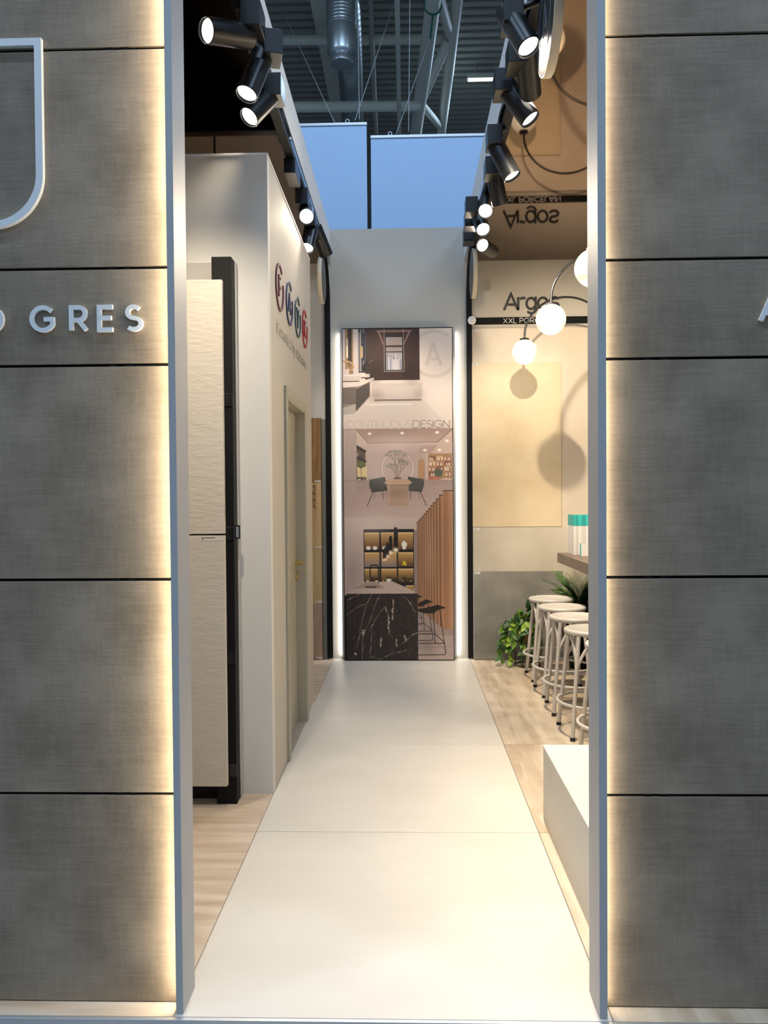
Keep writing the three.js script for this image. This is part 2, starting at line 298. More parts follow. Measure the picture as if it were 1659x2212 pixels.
// ---------- flexible lighting tracks, running along the fascia and down the back wall ----------
function track(name, x, zi, label) {
  const pts = [], r = 0.34, y = CEIL - 0.022, zb = ZB + 0.022; pts.push([y, zi]); for (let z = zi; z > zb + r; z -= 0.4) pts.push([y, z]);
  for (let i = 0; i <= 16; i++) { const a = i / 16 * Math.PI / 2; pts.push([y - r + r * Math.cos(a), zb + r - r * Math.sin(a)]); } pts.push([0.012, zb]);
  const q = pts.filter((p, i) => !i || Math.hypot(p[0] - pts[i - 1][0], p[1] - pts[i - 1][1]) > 1e-5);
  const sweep = (hw, o0, o1) => {
    const pos = [], ix = [];
    q.forEach((p, i) => { const a = q[Math.max(0, i - 1)], b = q[Math.min(q.length - 1, i + 1)], l = Math.hypot(b[0] - a[0], b[1] - a[1]), ny = (b[1] - a[1]) / l, nz = -(b[0] - a[0]) / l; for (const [dx, o] of [[-hw, o0], [hw, o0], [hw, o1], [-hw, o1]]) pos.push(x + dx, p[0] + ny * o, p[1] + nz * o); });
    for (let i = 0; i < q.length - 1; i++) for (let k = 0; k < 4; k++) { const a = i * 4 + k, b = i * 4 + (k + 1) % 4; ix.push(a, b, a + 4, b, b + 4, a + 4); }
    const e = (q.length - 1) * 4; ix.push(0, 2, 1, 0, 3, 2, e, e + 1, e + 2, e, e + 2, e + 3);
    const g = new THREE.BufferGeometry(); g.setAttribute('position', new THREE.Float32BufferAttribute(pos, 3)); g.setIndex(ix); const h = g.toNonIndexed(); h.computeVertexNormals(); return uvm(h);
  };
  const t = thing(name, label, 'track'); part(t, 'rail', sweep(0.024, -0.018, 0.012), M.black);
}
track('lighting_track', -0.681, -2.3, 'black lighting track bending down the back wall beside the wood samples');
track('lighting_track', 0.565, -2.3, 'black lighting track bending down the back wall beside the stone slabs');

// ---------- spotlights ----------
const spotProfile = [[0, -0.03], [0.044, -0.03], [0.05, -0.024], [0.05, 0.196], [0.0485, 0.2], [0.0455, 0.2], [0.0445, 0.185], [0, 0.185]];
const spotGeo = lathe(spotProfile, 40), lensGeo = lathe([[0.0435, 0.1855], [0.03, 0.188], [0, 0.190]], 32), gearGeo = new RoundedBoxGeometry(0.082, 0.105, 0.13, 2, 0.003);
function spot(label, box, piv, dir, o = {}) {
  const t = thing('track_spotlight', label, 'spotlight', box), d = V(...dir).normalize(), q = new THREE.Quaternion().setFromUnitVectors(V(0, 1, 0), d);
  const loc = (p) => [p[0] - box[0], p[1] - box[1], p[2] - box[2]];
  part(t, 'gear_box', gearGeo, M.spotBody).rotation.y = o.yaw || 0;
  const P = loc(piv), tx = box[0] < 0 ? -0.681 : 0.565;
  part(t, 'stem', rod([0, -0.02, 0], P, 0.012), M.spotBody);
  part(t, 'track_clip', rod([0, 0.02, 0], [tx - box[0], CEIL - 0.036 - box[1], 0], 0.014), M.spotBody);
  const b = part(t, 'housing', spotGeo, M.spotBody); b.position.set(...P); b.quaternion.copy(q);
  const n = part(t, 'lens', lensGeo, M.lens, 'glowing lamp lens'); n.position.set(...P); n.quaternion.copy(q);
  if (o.back) { const c = part(t, 'end_ring', (() => { const g = new THREE.TorusGeometry(0.022, 0.003, 8, 28); g.rotateX(Math.PI / 2); g.translate(0, -0.031, 0); return g; })(), M.aluminium); c.position.set(...P); c.quaternion.copy(q); }
  const l = new THREE.SpotLight(SPOT_LIGHT, SPOT_POWER * (o.power ?? 1), 0, o.angle ?? 0.72, o.penumbra ?? 0.8);
  l.position.set(piv[0] + d.x * 0.206, piv[1] + d.y * 0.206, piv[2] + d.z * 0.206); l.target.position.copy(l.position).add(d); l.shadow.radius = 1.8; l.castShadow = true; l.name = 'spot_light';
  scene.add(l, l.target);
}
const lensAt = (lens, dir) => { const d = V(...dir).normalize(); return [lens[0] - d.x * 0.195, lens[1] - d.y * 0.195, lens[2] - d.z * 0.195]; };
const S = (label, box, lens, dir, o) => spot(label, box, lensAt(lens, dir), dir, o);
S('black track spotlight turned towards the front wall, lens level and glowing', [-0.62, 3.41, -3.262], [-0.776, 3.288, -3.117], [-0.62, -0.30, 0.72], { power: 0.8 });
S('black track spotlight pointing steeply down above the tile display', [-0.575, 3.41, -3.465], [-0.676, 3.18, -3.397], [-0.25, -0.91, 0.34], { yaw: 0.25, power: 0.7 });
S('black track spotlight tilted towards the tile display, below the steep one', [-0.623, 3.41, -3.815], [-0.729, 3.237, -3.718], [-0.44, -0.76, 0.49], {});
S('black track spotlight glaring along the corridor above the cabin edge', [-0.67, 3.41, -5.2], [-0.63, 3.254, -5.08], [0.10, -0.42, 0.9], {});
S('black track spotlight pointing down above the last round emblem', [-0.666, 3.41, -5.60], [-0.685, 3.192, -5.524], [-0.09, -0.84, 0.54], { power: 0.5 });
S('black track spotlight turned away towards the back wall', [-0.672, 3.41, -5.79], [-0.591, 3.282, -5.974], [0.33, -0.80, -0.52], { power: 0.7, angle: 0.6 });
S('black track spotlight pointing down beside the large disc sign', [0.45, 3.41, -3.275], [0.508, 3.245, -3.207], [0.35, -0.87, 0.34], { power: 0.6 });
S('black track spotlight aimed over the globe lamps at the stone slabs', [0.511, 3.41, -3.582], [0.60, 3.325, -3.735], [0.225, -0.42, -0.88], { angle: 0.52, power: 9, penumbra: 1 });
S('black track spotlight hung in front of a globe reflection, lens glowing', [0.478, 3.41, -3.819], [0.606, 3.232, -3.787], [0.53, -0.83, 0.16], { power: 2.2, angle: 0.85 });
S('black track spotlight tilted down over the stools, lens edge glowing', [0.501, 3.41, -4.379], [0.596, 3.192, -4.351], [0.42, -0.9, 0.14], { power: 2.4, angle: 0.85 });
S('black track spotlight facing the wall heading, its ringed end cap showing', [0.53, 3.41, -4.78], [0.60, 3.26, -4.94], [0.25, -0.88, -0.40], { back: true, angle: 0.5, power: 3.0, penumbra: 0.9 });
S('black track spotlight with glaring lens, uppermost of three by the small disc', [0.46, 3.41, -5.40], [0.5345, 3.304, -5.18], [-0.12, -0.62, 0.77], { power: 0.8 });
S('black track spotlight with glaring lens, middle of three by the small disc', [0.475, 3.41, -5.68], [0.545, 3.272, -5.44], [0.10, -0.66, 0.74], { power: 0.8 });
S('black track spotlight with level lens, lowest of three by the small disc', [0.49, 3.41, -6.009], [0.578, 3.292, -5.837], [-0.44, -0.06, 0.9], { power: 0.35 });
S('black track spotlight over the entrance tiles on the cabin track', [-0.63, 3.41, -2.55], [-0.56, 3.22, -2.62], [0.40, -0.9, -0.12], { power: 0.2 });
S('black track spotlight over the entrance tiles on the counter track', [0.50, 3.41, -2.55], [0.45, 3.22, -2.60], [-0.35, -0.9, -0.05], { power: 0.2 });
S('black track spotlight aimed back at the tile display from the entrance', [-0.70, 3.41, -2.42], [-0.74, 3.25, -2.55], [-0.12, -0.76, -0.64], { power: 0.95, angle: 0.5 });
S('black track spotlight over the plinth on the counter track', [0.50, 3.41, -2.70], [0.60, 3.22, -2.73], [0.25, -0.95, -0.08], { power: 0.45 });

{
  const t = thing('track_adapter', 'black track adapter box under the cabin fascia', 'adapter', [-0.681, 3.464, -4.80]); part(t, 'body', bx(-0.035, 0.035, -0.09, 0, -0.11, 0.11, 0.004), M.spotBody); part(t, 'connector', bx(-0.012, 0.02, -0.045, -0.002, -0.24, -0.11, 0.003), M.spotBody);
}
// ---------- round disc signs hung from the tracks ----------
const discInk = mat({ color: L(0.16, 0.17, 0.19), roughness: 0.4 }), discFace = mat({ color: L(0.012, 0.013, 0.017), roughness: 0.35 });
function discSign(label, x, y, z, face, r = 0.2) {
  const t = thing('disc_sign', label, 'sign', [x, y, z]); const c = lathe([[0, -0.018], [r - 0.004, -0.018], [r, -0.014], [r, 0.014], [r - 0.004, 0.018], [0, 0.018]], 64); c.rotateZ(Math.PI / 2);
  part(t, 'rim', c, M.cream, 'cream edge of the disc');
  const turn = (g) => { g.rotateY(face * Math.PI / 2); g.translate(face * 0.0185, 0, 0); return g; };
  part(t, 'face', turn(new THREE.CircleGeometry(r - 0.006, 64)), discFace, 'dark face of the disc');
  part(t, 'emblem', turn(merge([ribbon(arc(0, 0, r * 0.62, r * 0.62, 62, 385, 48), 0.010, 0.002), ribbon([[-0.036, -0.05], [0, 0.06], [0.036, -0.05]], 0.010, 0.0025), ribbon([[-0.012, -0.022], [0.014, -0.022]], 0.010, 0.002)])), discInk, 'grey ring with a letter A');
  for (const s of [-0.06, 0.06]) part(t, 'hanger', rod([0, r - 0.012, s], [0, CEIL - 0.036 - y, s], 0.004), M.black);
}
discSign('large round disc sign with dark face and cream edge beside two spotlights', 0.57, 3.275, -3.08, -1);
discSign('round disc sign below three clustered spotlights by the wall heading', 0.57, 3.272, -6.5, -1);
discSign('round disc sign hung beside the cabin end, cream edge showing', -0.675, 3.205, -6.4, 1, 0.185);

// ---------- backlit graphic at the end of the corridor ----------
function graphic() {
  const cv = document.createElement('canvas'); cv.width = 680; cv.height = 2048; const c = cv.getContext('2d');
  const KX = 680 / 240 / 5.027, KY = 2048 / 716 / 5.027, TX = -113.3, T1 = -82.9, T2 = 975.4;
  const rect = (col, x, y, w, h) => { c.fillStyle = col; c.fillRect(x, y, w, h); };
  const poly = (col, pts) => { c.fillStyle = col; c.beginPath(); pts.forEach((p, i) => (i ? c.lineTo(...p) : c.moveTo(...p))); c.closePath(); c.fill(); };
  const line = (col, w, pts) => { c.strokeStyle = col; c.lineWidth = w; c.beginPath(); pts.forEach((p, i) => (i ? c.lineTo(...p) : c.moveTo(...p))); c.stroke(); };
  const vgrad = (y0, y1, ...st) => { const g = c.createLinearGradient(0, y0, 0, y1); st.forEach(([o, k]) => g.addColorStop(o, k)); return g; };
  const ell = (col, x, y, rx, ry) => { c.fillStyle = col; c.beginPath(); c.ellipse(x, y, rx, ry, 0, 0, 7); c.fill(); };
  c.lineCap = 'round'; c.lineJoin = 'round';
  // bathroom
  c.setTransform(KX, 0, 0, KY, TX, T1);
  rect('#d3c6c1', 150, 100, 1300, 1140); rect('#c9bcba', 150, 140, 240, 560);
  rect('#35201d', 450, 140, 600, 570); rect('#3b241f', 560, 300, 100, 400);
  poly('rgba(170,140,135,0.75)', [[565, 165], [975, 165], [955, 180], [880, 320], [870, 320], [925, 185], [615, 185], [655, 320], [645, 320], [590, 185]]);
  rect('#20242c', 375, 150, 80, 470); for (let i = 0; i < 5; i++) rect(i % 2 ? '#8b8487' : '#23262d', 380 + i * 15, 150, 12, 460);
  for (let y = 190; y < 610; y += 14) rect('#b9b2b4', 378, y, 28, 5);
  rect('#222735', 425, 190, 25, 300); poly('#15161b', [[420, 560], [445, 500], [490, 505], [470, 540], [455, 620], [430, 620]]); line('#a08f80', 4, [[490, 515], [545, 478]]); line('#5b6472', 4, [[458, 150], [452, 500]]);
  rect('#9a7b55', 228, 150, 90, 430); rect('#37211f', 258, 150, 44, 420); rect('#c4b3a8', 240, 250, 22, 210); rect('#b59a72', 395, 335, 30, 125); rect('#e9dcc0', 240, 330, 20, 120);
  rect('#1b1717', 660, 205, 215, 405); rect('#a9a4a6', 680, 240, 178, 88); rect('#9d989c', 680, 348, 178, 46); rect('#a8a7b4', 680, 405, 178, 190);
  for (let i = 0; i < 9; i++) rect(['#7f8698', '#c9c8ce', '#8f98b0', '#b6b4bb'][i % 4], 684 + i * 19, 420 + (i * 37) % 60, 15, 175 - (i * 37) % 60); rect('#c8c6cd', 755, 480, 60, 112);
  for (let y = 250; y < 325; y += 10) rect('#8f8a8d', 690, y, 160, 3); line('#d8cbc4', 4, [[660, 150], [662, 610], [880, 610]]); line('#d8cbc4', 4, [[872, 150], [880, 600]]);
  line('#1a1414', 6, [[890, 640], [890, 690]]); line('#1a1414', 4, [[860, 690], [915, 690]]);
  rect('#d9cdc6', 1050, 145, 350, 700); c.strokeStyle = '#cbbeb8'; c.lineWidth = 36; c.save(); c.beginPath(); c.rect(1052, 145, 400, 700); c.clip(); c.beginPath(); c.arc(1210, 425, 245, -0.95, 0.35 - Math.PI * 2, true); c.stroke(); c.restore();
  line('#cbbeb8', 40, [[1130, 535], [1195, 320], [1280, 535]]); line('#cbbeb8', 34, [[1190, 482], [1225, 482]]);
  poly('#cfc4bd', [[300, 1140], [500, 920], [1080, 905], [1275, 1130]]); rect('#e2d8d1', 450, 960, 520, 14);
  for (let i = 0; i < 14; i++) { const x = 400 + i * 55; line('rgba(150,140,135,0.35)', 2, [[x, 1010 + (i * 53) % 90], [x + 40, 990 + (i * 31) % 80], [x + 90, 960 + (i * 47) % 60]]); }
  poly('#dccfc8', [[1075, 905], [1400, 1230], [1400, 700], [1075, 720]]);
  poly('#8b7e77', [[195, 770], [350, 770], [500, 710], [500, 880], [350, 1040], [195, 1060]]); poly('#4f4743', [[345, 800], [495, 725], [495, 870], [345, 1030]]); rect('#6a605b', 195, 780, 150, 180); poly('#b0a7a2', [[195, 1000], [340, 960], [340, 1060], [195, 1075]]);
  poly('#d8cbc5', [[195, 735], [390, 715], [545, 672], [545, 700], [385, 765], [195, 780]]); poly('#c8bab5', [[195, 650], [405, 630], [405, 690], [360, 715], [195, 715]]); poly('#d9ccc6', [[195, 640], [395, 632], [500, 632], [500, 668], [405, 690], [405, 650], [195, 660]]); rect('#574a44', 405, 668, 66, 14); rect('#4b403a', 195, 708, 190, 10);
  for (let i = 0; i < 34; i++) { const a = -0.75 + (i * 0.618 % 1) * 1.5, l = 45 + (i * 0.381 % 1) * 95, px = 292 + Math.sin(a) * l, py = 600 - Math.cos(a) * l; line(i % 2 ? '#8f6d4a' : '#a9865f', 2, [[292, 600], [px, py]]); c.save(); c.translate(px, py); c.rotate(a); ell(i % 3 ? '#a9855f' : '#c7a57e', 0, 0, 4, 11); c.restore(); } rect('#8d7250', 272, 590, 44, 45);
  c.fillStyle = '#c6b8b3'; c.beginPath(); c.roundRect(522, 706, 556, 206, [40, 40, 60, 60]); c.fill(); c.fillStyle = '#d6c9c3'; c.beginPath(); c.roundRect(522, 704, 556, 36, [30, 30, 6, 6]); c.fill(); rect('#7d726d', 548, 910, 520, 20);
  // living room
  rect(vgrad(1230, 1380, [0, '#a08880'], [1, '#b89f96']), 150, 1228, 1300, 160); rect('#c4b0ac', 150, 1376, 1300, 600); poly('#cdb9b0', [[340, 1236], [475, 1380], [475, 1420], [340, 1420]]);
  for (let x = 205; x < 345; x += 11) { rect('#c5b4ae', x, 1236, 7, 700); rect('#93847f', x + 7, 1236, 4, 700); }
  line('#5e4a45', 5, [[345, 1238], [475, 1382], [1240, 1378], [1400, 1245]]);
  poly('#c9b2a8', [[1245, 1385], [1400, 1250], [1400, 1500], [1030, 1500], [1030, 1460], [1080, 1410], [1240, 1410]]); poly('#b39a90', [[1030, 1500], [1030, 1450], [1080, 1412], [1240, 1412], [1180, 1500]]);
  for (const [x, y] of [[492, 1282], [852, 1278], [1238, 1274], [1345, 1365], [1102, 1465], [1262, 1464]]) { ell('rgba(255,240,225,0.55)', x, y, 24, 16); ell('#fffdf8', x, y, 13, 9); }
  poly('#6b5a52', [[347, 1400], [470, 1490], [470, 1910], [347, 1910]]); rect('#c4b0a6', 445, 1385, 32, 530);
  for (const y of [1410, 1520, 1745, 1870]) poly('#4b4340', [[347, y - 10], [462, y + 60], [430, y + 85], [347, y + 30]]); for (let i = 0; i < 10; i++) rect(['#d0c0b2', '#3d3a38', '#8a8878'][i % 3], 352 + i * 11, 1490 + i * 4 + (i % 4) * 125, 8, 40); rect('#e0cf9e', 352, 1640, 108, 110); ell('#6d7450', 395, 1615, 45, 40); line('#584c38', 5, [[398, 1740], [392, 1640]]); rect('#cdbfb5', 358, 1770, 35, 75); rect('#b3a69c', 405, 1790, 35, 50); ell('#b5aaa4', 430, 1880, 35, 28);
  c.strokeStyle = '#d5c4be'; c.lineWidth = 24; c.beginPath(); c.arc(800, 1655, 172, 2.4, 0.75); c.stroke(); c.strokeStyle = '#a8918b'; c.lineWidth = 5; c.beginPath(); c.arc(800, 1655, 158, 2.4, 0.75); c.stroke(); c.beginPath(); c.arc(800, 1655, 186, 2.4, 0.75); c.stroke();
  const br = (x, y, a, l, w) => { if (l < 16) return; const x2 = x + Math.sin(a) * l, y2 = y - Math.cos(a) * l; line('#6a5a4d', w, [[x, y], [x2, y2]]); for (let k = 0; k < 2; k++) ell(k ? '#7b7866' : '#8e8a74', x2 + (((x2 * 7 + k * 13) | 0) % 24) - 12, y2 + (((y2 * 5 + k * 29) | 0) % 20) - 10, 6, 4); br(x2, y2, a - 0.36 + ((x2 | 0) % 5) * 0.03, l * 0.72, w * 0.7); br(x2, y2, a + 0.3 - ((y2 | 0) % 5) * 0.03, l * 0.7, w * 0.7); };
  br(795, 1765, -0.02, 100, 7); br(790, 1765, -0.35, 62, 5); br(800, 1765, 0.4, 72, 5); rect('#594b43', 755, 1760, 82, 14);
  rect('#bfa9a0', 1028, 1500, 372, 400); rect('#c7b3aa', 1100, 1500, 36, 420); c.fillStyle = '#b8916c'; c.beginPath(); c.roundRect(1030, 1565, 66, 320, [33, 33, 0, 0]); c.fill(); c.strokeStyle = '#9b7453'; c.lineWidth = 4; c.stroke();
  rect('#a98360', 1138, 1505, 262, 360); for (let r = 0; r < 4; r++) for (let k = 0; k < 3; k++) { rect(['#8f5b4a', '#c9a88b', '#b07f67'][(r + k) % 3], 1142 + k * 86, 1528 + r * 56, 76, 48); for (let i = 0; i < 4; i++) rect(['#eadfd6', '#d2c0b2', '#f3ece6', '#7a5a4c'][(i + r + k) % 4], 1150 + k * 86 + i * 15, 1544 + r * 56 + (i % 3) * 5, 11, 32 - (i % 3) * 5); } rect('#b96a58', 1140, 1755, 58, 100); rect('#c27666', 1200, 1755, 50, 100); ell('#5c6152', 1250, 1710, 50, 45); poly('#dccdc6', [[1235, 1790], [1320, 1770], [1400, 1775], [1400, 1910], [1260, 1900]]); poly('#8d7d7c', [[1290, 1850], [1400, 1790], [1400, 1910], [1310, 1905]]); ell('#4b4040', 1252, 1888, 26, 22);
  c.setTransform(KX, 0, 0, KY, TX, T2);
  rect(vgrad(-60, 420, [0, '#a8928d'], [0.45, '#bda6a0'], [1, '#d0bcb3']), 150, -75, 1300, 560); for (let i = 0; i < 40; i++) { const y = -20 + (i * 67) % 300, x = 230 + (i * 173) % 1000; line('rgba(225,208,202,0.4)', 3, [[x, y], [x + 80, y - 16], [x + 170, y - 12], [x + 230, y - 34]]); }
  for (let x = 205; x < 345; x += 11) { rect('rgba(201,184,178,0.8)', x, -60, 7, 230 - (x - 205) * 0.6); rect('rgba(147,132,127,0.7)', x + 7, -60, 4, 230 - (x - 205) * 0.6); }
  const chair = (x, s) => { poly('#4a4a48', [[x, -80], [x + 170 * s, -110], [x + 195 * s, 40], [x + 20 * s, 60], [x - 5 * s, -20]]); for (let i = 0; i < 9; i++) line('#6a6a66', 3, [[x + i * 20 * s, -90], [x + i * 20 * s - 10 * s, 30]]); line('#4d4744', 8, [[x + 40 * s, 50], [x - 30 * s, 205]]); line('#4d4744', 6, [[x + 140 * s, 40], [x + 150 * s, 140]]); line('#6d6662', 5, [[x + 60 * s, 50], [x + 45 * s, 140]]); };
  chair(490, 1); chair(1085, -1); rect('#b99c87', 685, -80, 236, 290); rect('#c6aa95', 690, -80, 20, 285); for (let i = 0; i < 14; i++) rect('rgba(150,120,100,0.25)', 690 + i * 16, -80, 3, 285);
  c.setTransform(KX, 0, 0, KY, TX, T1); poly('#c6a78f', [[648, 1815], [690, 1785], [920, 1785], [960, 1815], [920, 1845], [690, 1845]]); poly('#8c7566', [[650, 1818], [690, 1848], [920, 1848], [958, 1818], [920, 1838], [690, 1838]]);
  c.setTransform(KX, 0, 0, KY, TX, T2);
  // kitchen
  rect(vgrad(300, 1150, [0, '#d3c0b8'], [1, '#b9a7a3']), 150, 330, 860, 850);
  rect('#171413', 417, 460, 558, 640); const cell = (x, y, w, h, col) => rect(vgrad(y, y + h, [0, '#f6dfae'], [0.12, '#caa063'], [1, col]), x, y, w, h);
  for (const [x, w] of [[425, 165], [610, 172], [798, 168]]) { cell(x, 495, w, 185, '#6b4a33'); cell(x, 712, w, 160, x > 700 ? '#5a3d2a' : '#8c7d83'); cell(x, 890, w, 160, '#2b1d13'); } rect('#2a221d', 590, 490, 16, 570); rect('#2a221d', 782, 490, 14, 570); cell(880, 1072, 90, 60, '#8d6a3e');
  rect('#14110f', 420, 680, 552, 16); rect('#14110f', 420, 872, 552, 10); for (const x of [470, 543, 648]) { ell('#f2ece4', x, 668, 26, 18); rect('#f2ece4', x - 22, 645, 40, 14); }
  c.fillStyle = '#f4efe8'; c.beginPath(); c.moveTo(858, 585); c.quadraticCurveTo(905, 610, 898, 630); c.lineTo(880, 682); c.lineTo(852, 682); c.lineTo(836, 630); c.quadraticCurveTo(835, 605, 858, 585); c.fill(); ell('#e6d21f', 866, 822, 20, 14); ell('#d8c31a', 852, 845, 14, 12); ell('#e9d72c', 880, 846, 14, 12);
  for (let i = 0; i < 24; i++) { const x = 430 + (i * 61) % 530; rect(i % 3 ? '#120c08' : '#8a6a42', x, 960 + (i * 17) % 50, 9, 60 - (i * 17) % 50); } for (let i = 0; i < 6; i++) ell('#f3c884', 845 + (i % 2) * 90 - (i > 3 ? 300 : 0), 1024, 9, 5);
  for (const [x, y, s] of [[772, 460, 1], [716, 555, 0.85], [680, 625, 0.7], [655, 675, 0.6], [640, 700, 0.5]]) { rect('#1c1a1b', x - 22 * s, y, 44 * s, (x > 740 ? 215 : 180) * s); rect('#1c1a1b', x - 17 * s, y - 20, 34 * s, 30 * s); line('#2c2624', 2, [[x, 465], [x, y]]); const yy = y + (x > 740 ? 228 : 188) * s; ell('rgba(255,214,150,0.5)', x, yy, 40 * s, 36 * s); ell('#fff4de', x, yy, 23 * s, 20 * s); }
  poly('#c9b5ab', [[222, 1160], [420, 1032], [740, 1032], [1010, 1150], [1010, 1165]]); poly('#a9958b', [[310, 1105], [430, 1040], [560, 1040], [650, 1105]]); poly('#58463f', [[430, 1080], [560, 1080], [550, 1100], [440, 1100]]); line('#e4d6cc', 5, [[222, 1163], [1008, 1160]]);
  line('#2b1f1b', 14, [[578, 1040], [578, 870], [565, 852], [505, 852], [487, 870], [487, 980]]); c.fillStyle = '#efe8e0'; c.fillRect(668, 1000, 44, 34); c.strokeStyle = '#efe8e0'; c.lineWidth = 6; c.beginPath(); c.arc(716, 1014, 10, 0, 7); c.stroke(); rect('#e9e0d6', 448, 1015, 22, 16); rect('#e9e0d6', 552, 1018, 22, 16);
  // dark marble front of the island
  rect('#2b2322', 222, 1162, 790, 730); c.save(); c.beginPath(); c.rect(222, 1165, 790, 725); c.clip(); let s = 5; const R = () => { s = (s * 1103515245 + 12345) % 2147483648; return s / 2147483648; };
  for (let i = 0; i < 900; i++) { const x = 200 + R() * 840, y = 1120 + R() * 780, a = (x > 690 ? 1.2 : 1.95) + (R() - 0.5) * 0.9, l = 20 + R() * 60; line(['rgba(92,74,66,0.4)', 'rgba(130,112,103,0.32)', 'rgba(60,48,44,0.5)', 'rgba(14,11,12,0.6)', 'rgba(24,19,20,0.6)'][i % 5], 1 + R() * 7, [[x, y], [x + Math.cos(a) * l * 0.5 + R() * 8, y + Math.sin(a) * l * 0.5], [x + Math.cos(a) * l, y + Math.sin(a) * l]]); }
  const vein = (p, w) => { const q = []; for (let k = 0; k < p.length - 1; k++) for (let m = 0; m < 6; m++) { const t = m / 6; q.push([p[k][0] + (p[k + 1][0] - p[k][0]) * t + (R() - 0.5) * 15, p[k][1] + (p[k + 1][1] - p[k][1]) * t + (R() - 0.5) * 10]); } q.push(p[p.length - 1]); for (let k = 0; k < q.length - 1; k++) { const u = R(); line(`rgba(${150 + u * 70 | 0},${132 + u * 66 | 0},${118 + u * 62 | 0},${0.35 + u * 0.5})`, w * (0.3 + R() * 1.3), [q[k], q[k + 1]]); } };
  for (const p of [[[500, 1165], [440, 1290], [420, 1360], [370, 1560], [330, 1760]], [[570, 1200], [520, 1340], [470, 1480], [430, 1560], [400, 1640], [395, 1880]], [[640, 1300], [560, 1420], [500, 1520], [480, 1850], [560, 1880]], [[870, 1200], [940, 1290], [1010, 1390]], [[360, 1170], [230, 1230]], [[230, 1390], [340, 1310], [420, 1280]], [[1010, 1590], [940, 1620], [820, 1720]], [[560, 1890], [700, 1830], [880, 1780]]]) { vein(p, 5); vein(p, 3); }
  for (const p of [[[740, 1230], [735, 1340], [728, 1450]], [[655, 1310], [690, 1430], [685, 1530], [700, 1600]], [[400, 1560], [400, 1620]], [[770, 1660], [780, 1750]], [[600, 1650], [595, 1740]], [[310, 1815], [325, 1830]], [[860, 1620], [880, 1680]]]) { vein(p, 12); vein(p, 8); } c.restore();
  // wood slats, floor and stools
  poly('#9c8a86', [[1015, 1330], [1410, 1540], [1410, 1890], [1015, 1890]]); rect('#b5a19b', 1015, 1600, 395, 290); poly('#a3908b', [[1015, 1350], [1100, 1390], [1400, 1560], [1410, 1620], [1015, 1620]]); line('#7f6e6a', 3, [[1015, 1640], [1250, 1885]]); line('#7f6e6a', 3, [[1090, 1600], [1400, 1850]]); line('#7f6e6a', 3, [[1015, 1760], [1410, 1740]]);
  const slat = [[1008, 1035, 380, 1330], [1026, 1048, 358, 1345], [1044, 1068, 340, 1360], [1064, 1092, 318, 1375], [1084, 1114, 292, 1392], [1108, 1142, 265, 1410], [1134, 1170, 236, 1430], [1160, 1200, 204, 1450], [1188, 1232, 170, 1472], [1220, 1268, 132, 1498], [1256, 1310, 90, 1528], [1296, 1412, 42, 1555]];
  slat.forEach(([x0, x1, y0, y1], i) => { const g = c.createLinearGradient(x0, 0, x1, 0); g.addColorStop(0, i === 11 ? '#a97c5f' : '#5c4030'); g.addColorStop(0.3, '#a47758'); g.addColorStop(1, '#c49b7e'); rect(g, x0, y0, x1 - x0, y1 - y0); rect('#33231c', x0, y0, x1 - x0, 8); });
  for (let i = 0; i < 30; i++) rect('rgba(120,84,60,0.2)', 1300 + (i * 37) % 108, 60 + (i * 91) % 600, 3, 700);
  rect('#9b8783', 978, 470, 28, 690);
  const stool = (x, y, k) => { c.fillStyle = '#241d1a'; c.beginPath(); c.moveTo(1016, y + 20 * k); c.quadraticCurveTo(x - 120 * k, y - 10 * k, x - 90 * k, y - 28 * k); c.lineTo(x, y + 5 * k); c.lineTo(x - 4, y + 14 * k); c.quadraticCurveTo(x - 90 * k, y + 20 * k, x - 120 * k, y + 62 * k); c.quadraticCurveTo(x - 220 * k, y + 80 * k, 1016, y + 45 * k); c.fill(); line('#1e1816', 8 * k, [[x - 65 * k, y + 20 * k], [x - 15 * k, y + 395 * k], [x, y + 500 * k], [x - 10 * k, y + 520 * k], [1018, y + 522 * k]]); line('#1e1816', 8 * k, [[x - 135 * k, y + 60 * k], [x - 115 * k, y + 395 * k]]); line('#1e1816', 8 * k, [[1018, y + 292 * k], [x - 115 * k, y + 292 * k], [x - 8 * k, y + 395 * k], [1018, y + 395 * k]]); };
  stool(1062, 1192, 0.6); stool(1178, 1248, 0.82); stool(1318, 1312, 1);
  // soft tones of the printed rooms
  const soft = (m, x, y, rx, ry, rgb, k) => { c.setTransform(KX * rx, 0, 0, KY * ry, TX + KX * x, m + KY * y); const g = c.createRadialGradient(0, 0, 0, 0, 0, 1); g.addColorStop(0, `rgba(${rgb},${k})`); g.addColorStop(1, `rgba(${rgb},0)`); c.fillStyle = g; c.fillRect(-1, -1, 2, 2); };
  soft(T1, 760, 300, 330, 330, '120,78,66', 0.25); soft(T1, 560, 600, 130, 160, '20,10,10', 0.4); soft(T1, 960, 640, 120, 140, '20,10,10', 0.35); soft(T1, 800, 800, 300, 120, '235,225,220', 0.35); soft(T1, 570, 870, 120, 90, '110,98,94', 0.35); soft(T1, 1040, 860, 90, 90, '120,108,104', 0.3); soft(T1, 1250, 900, 220, 350, '235,226,220', 0.5);
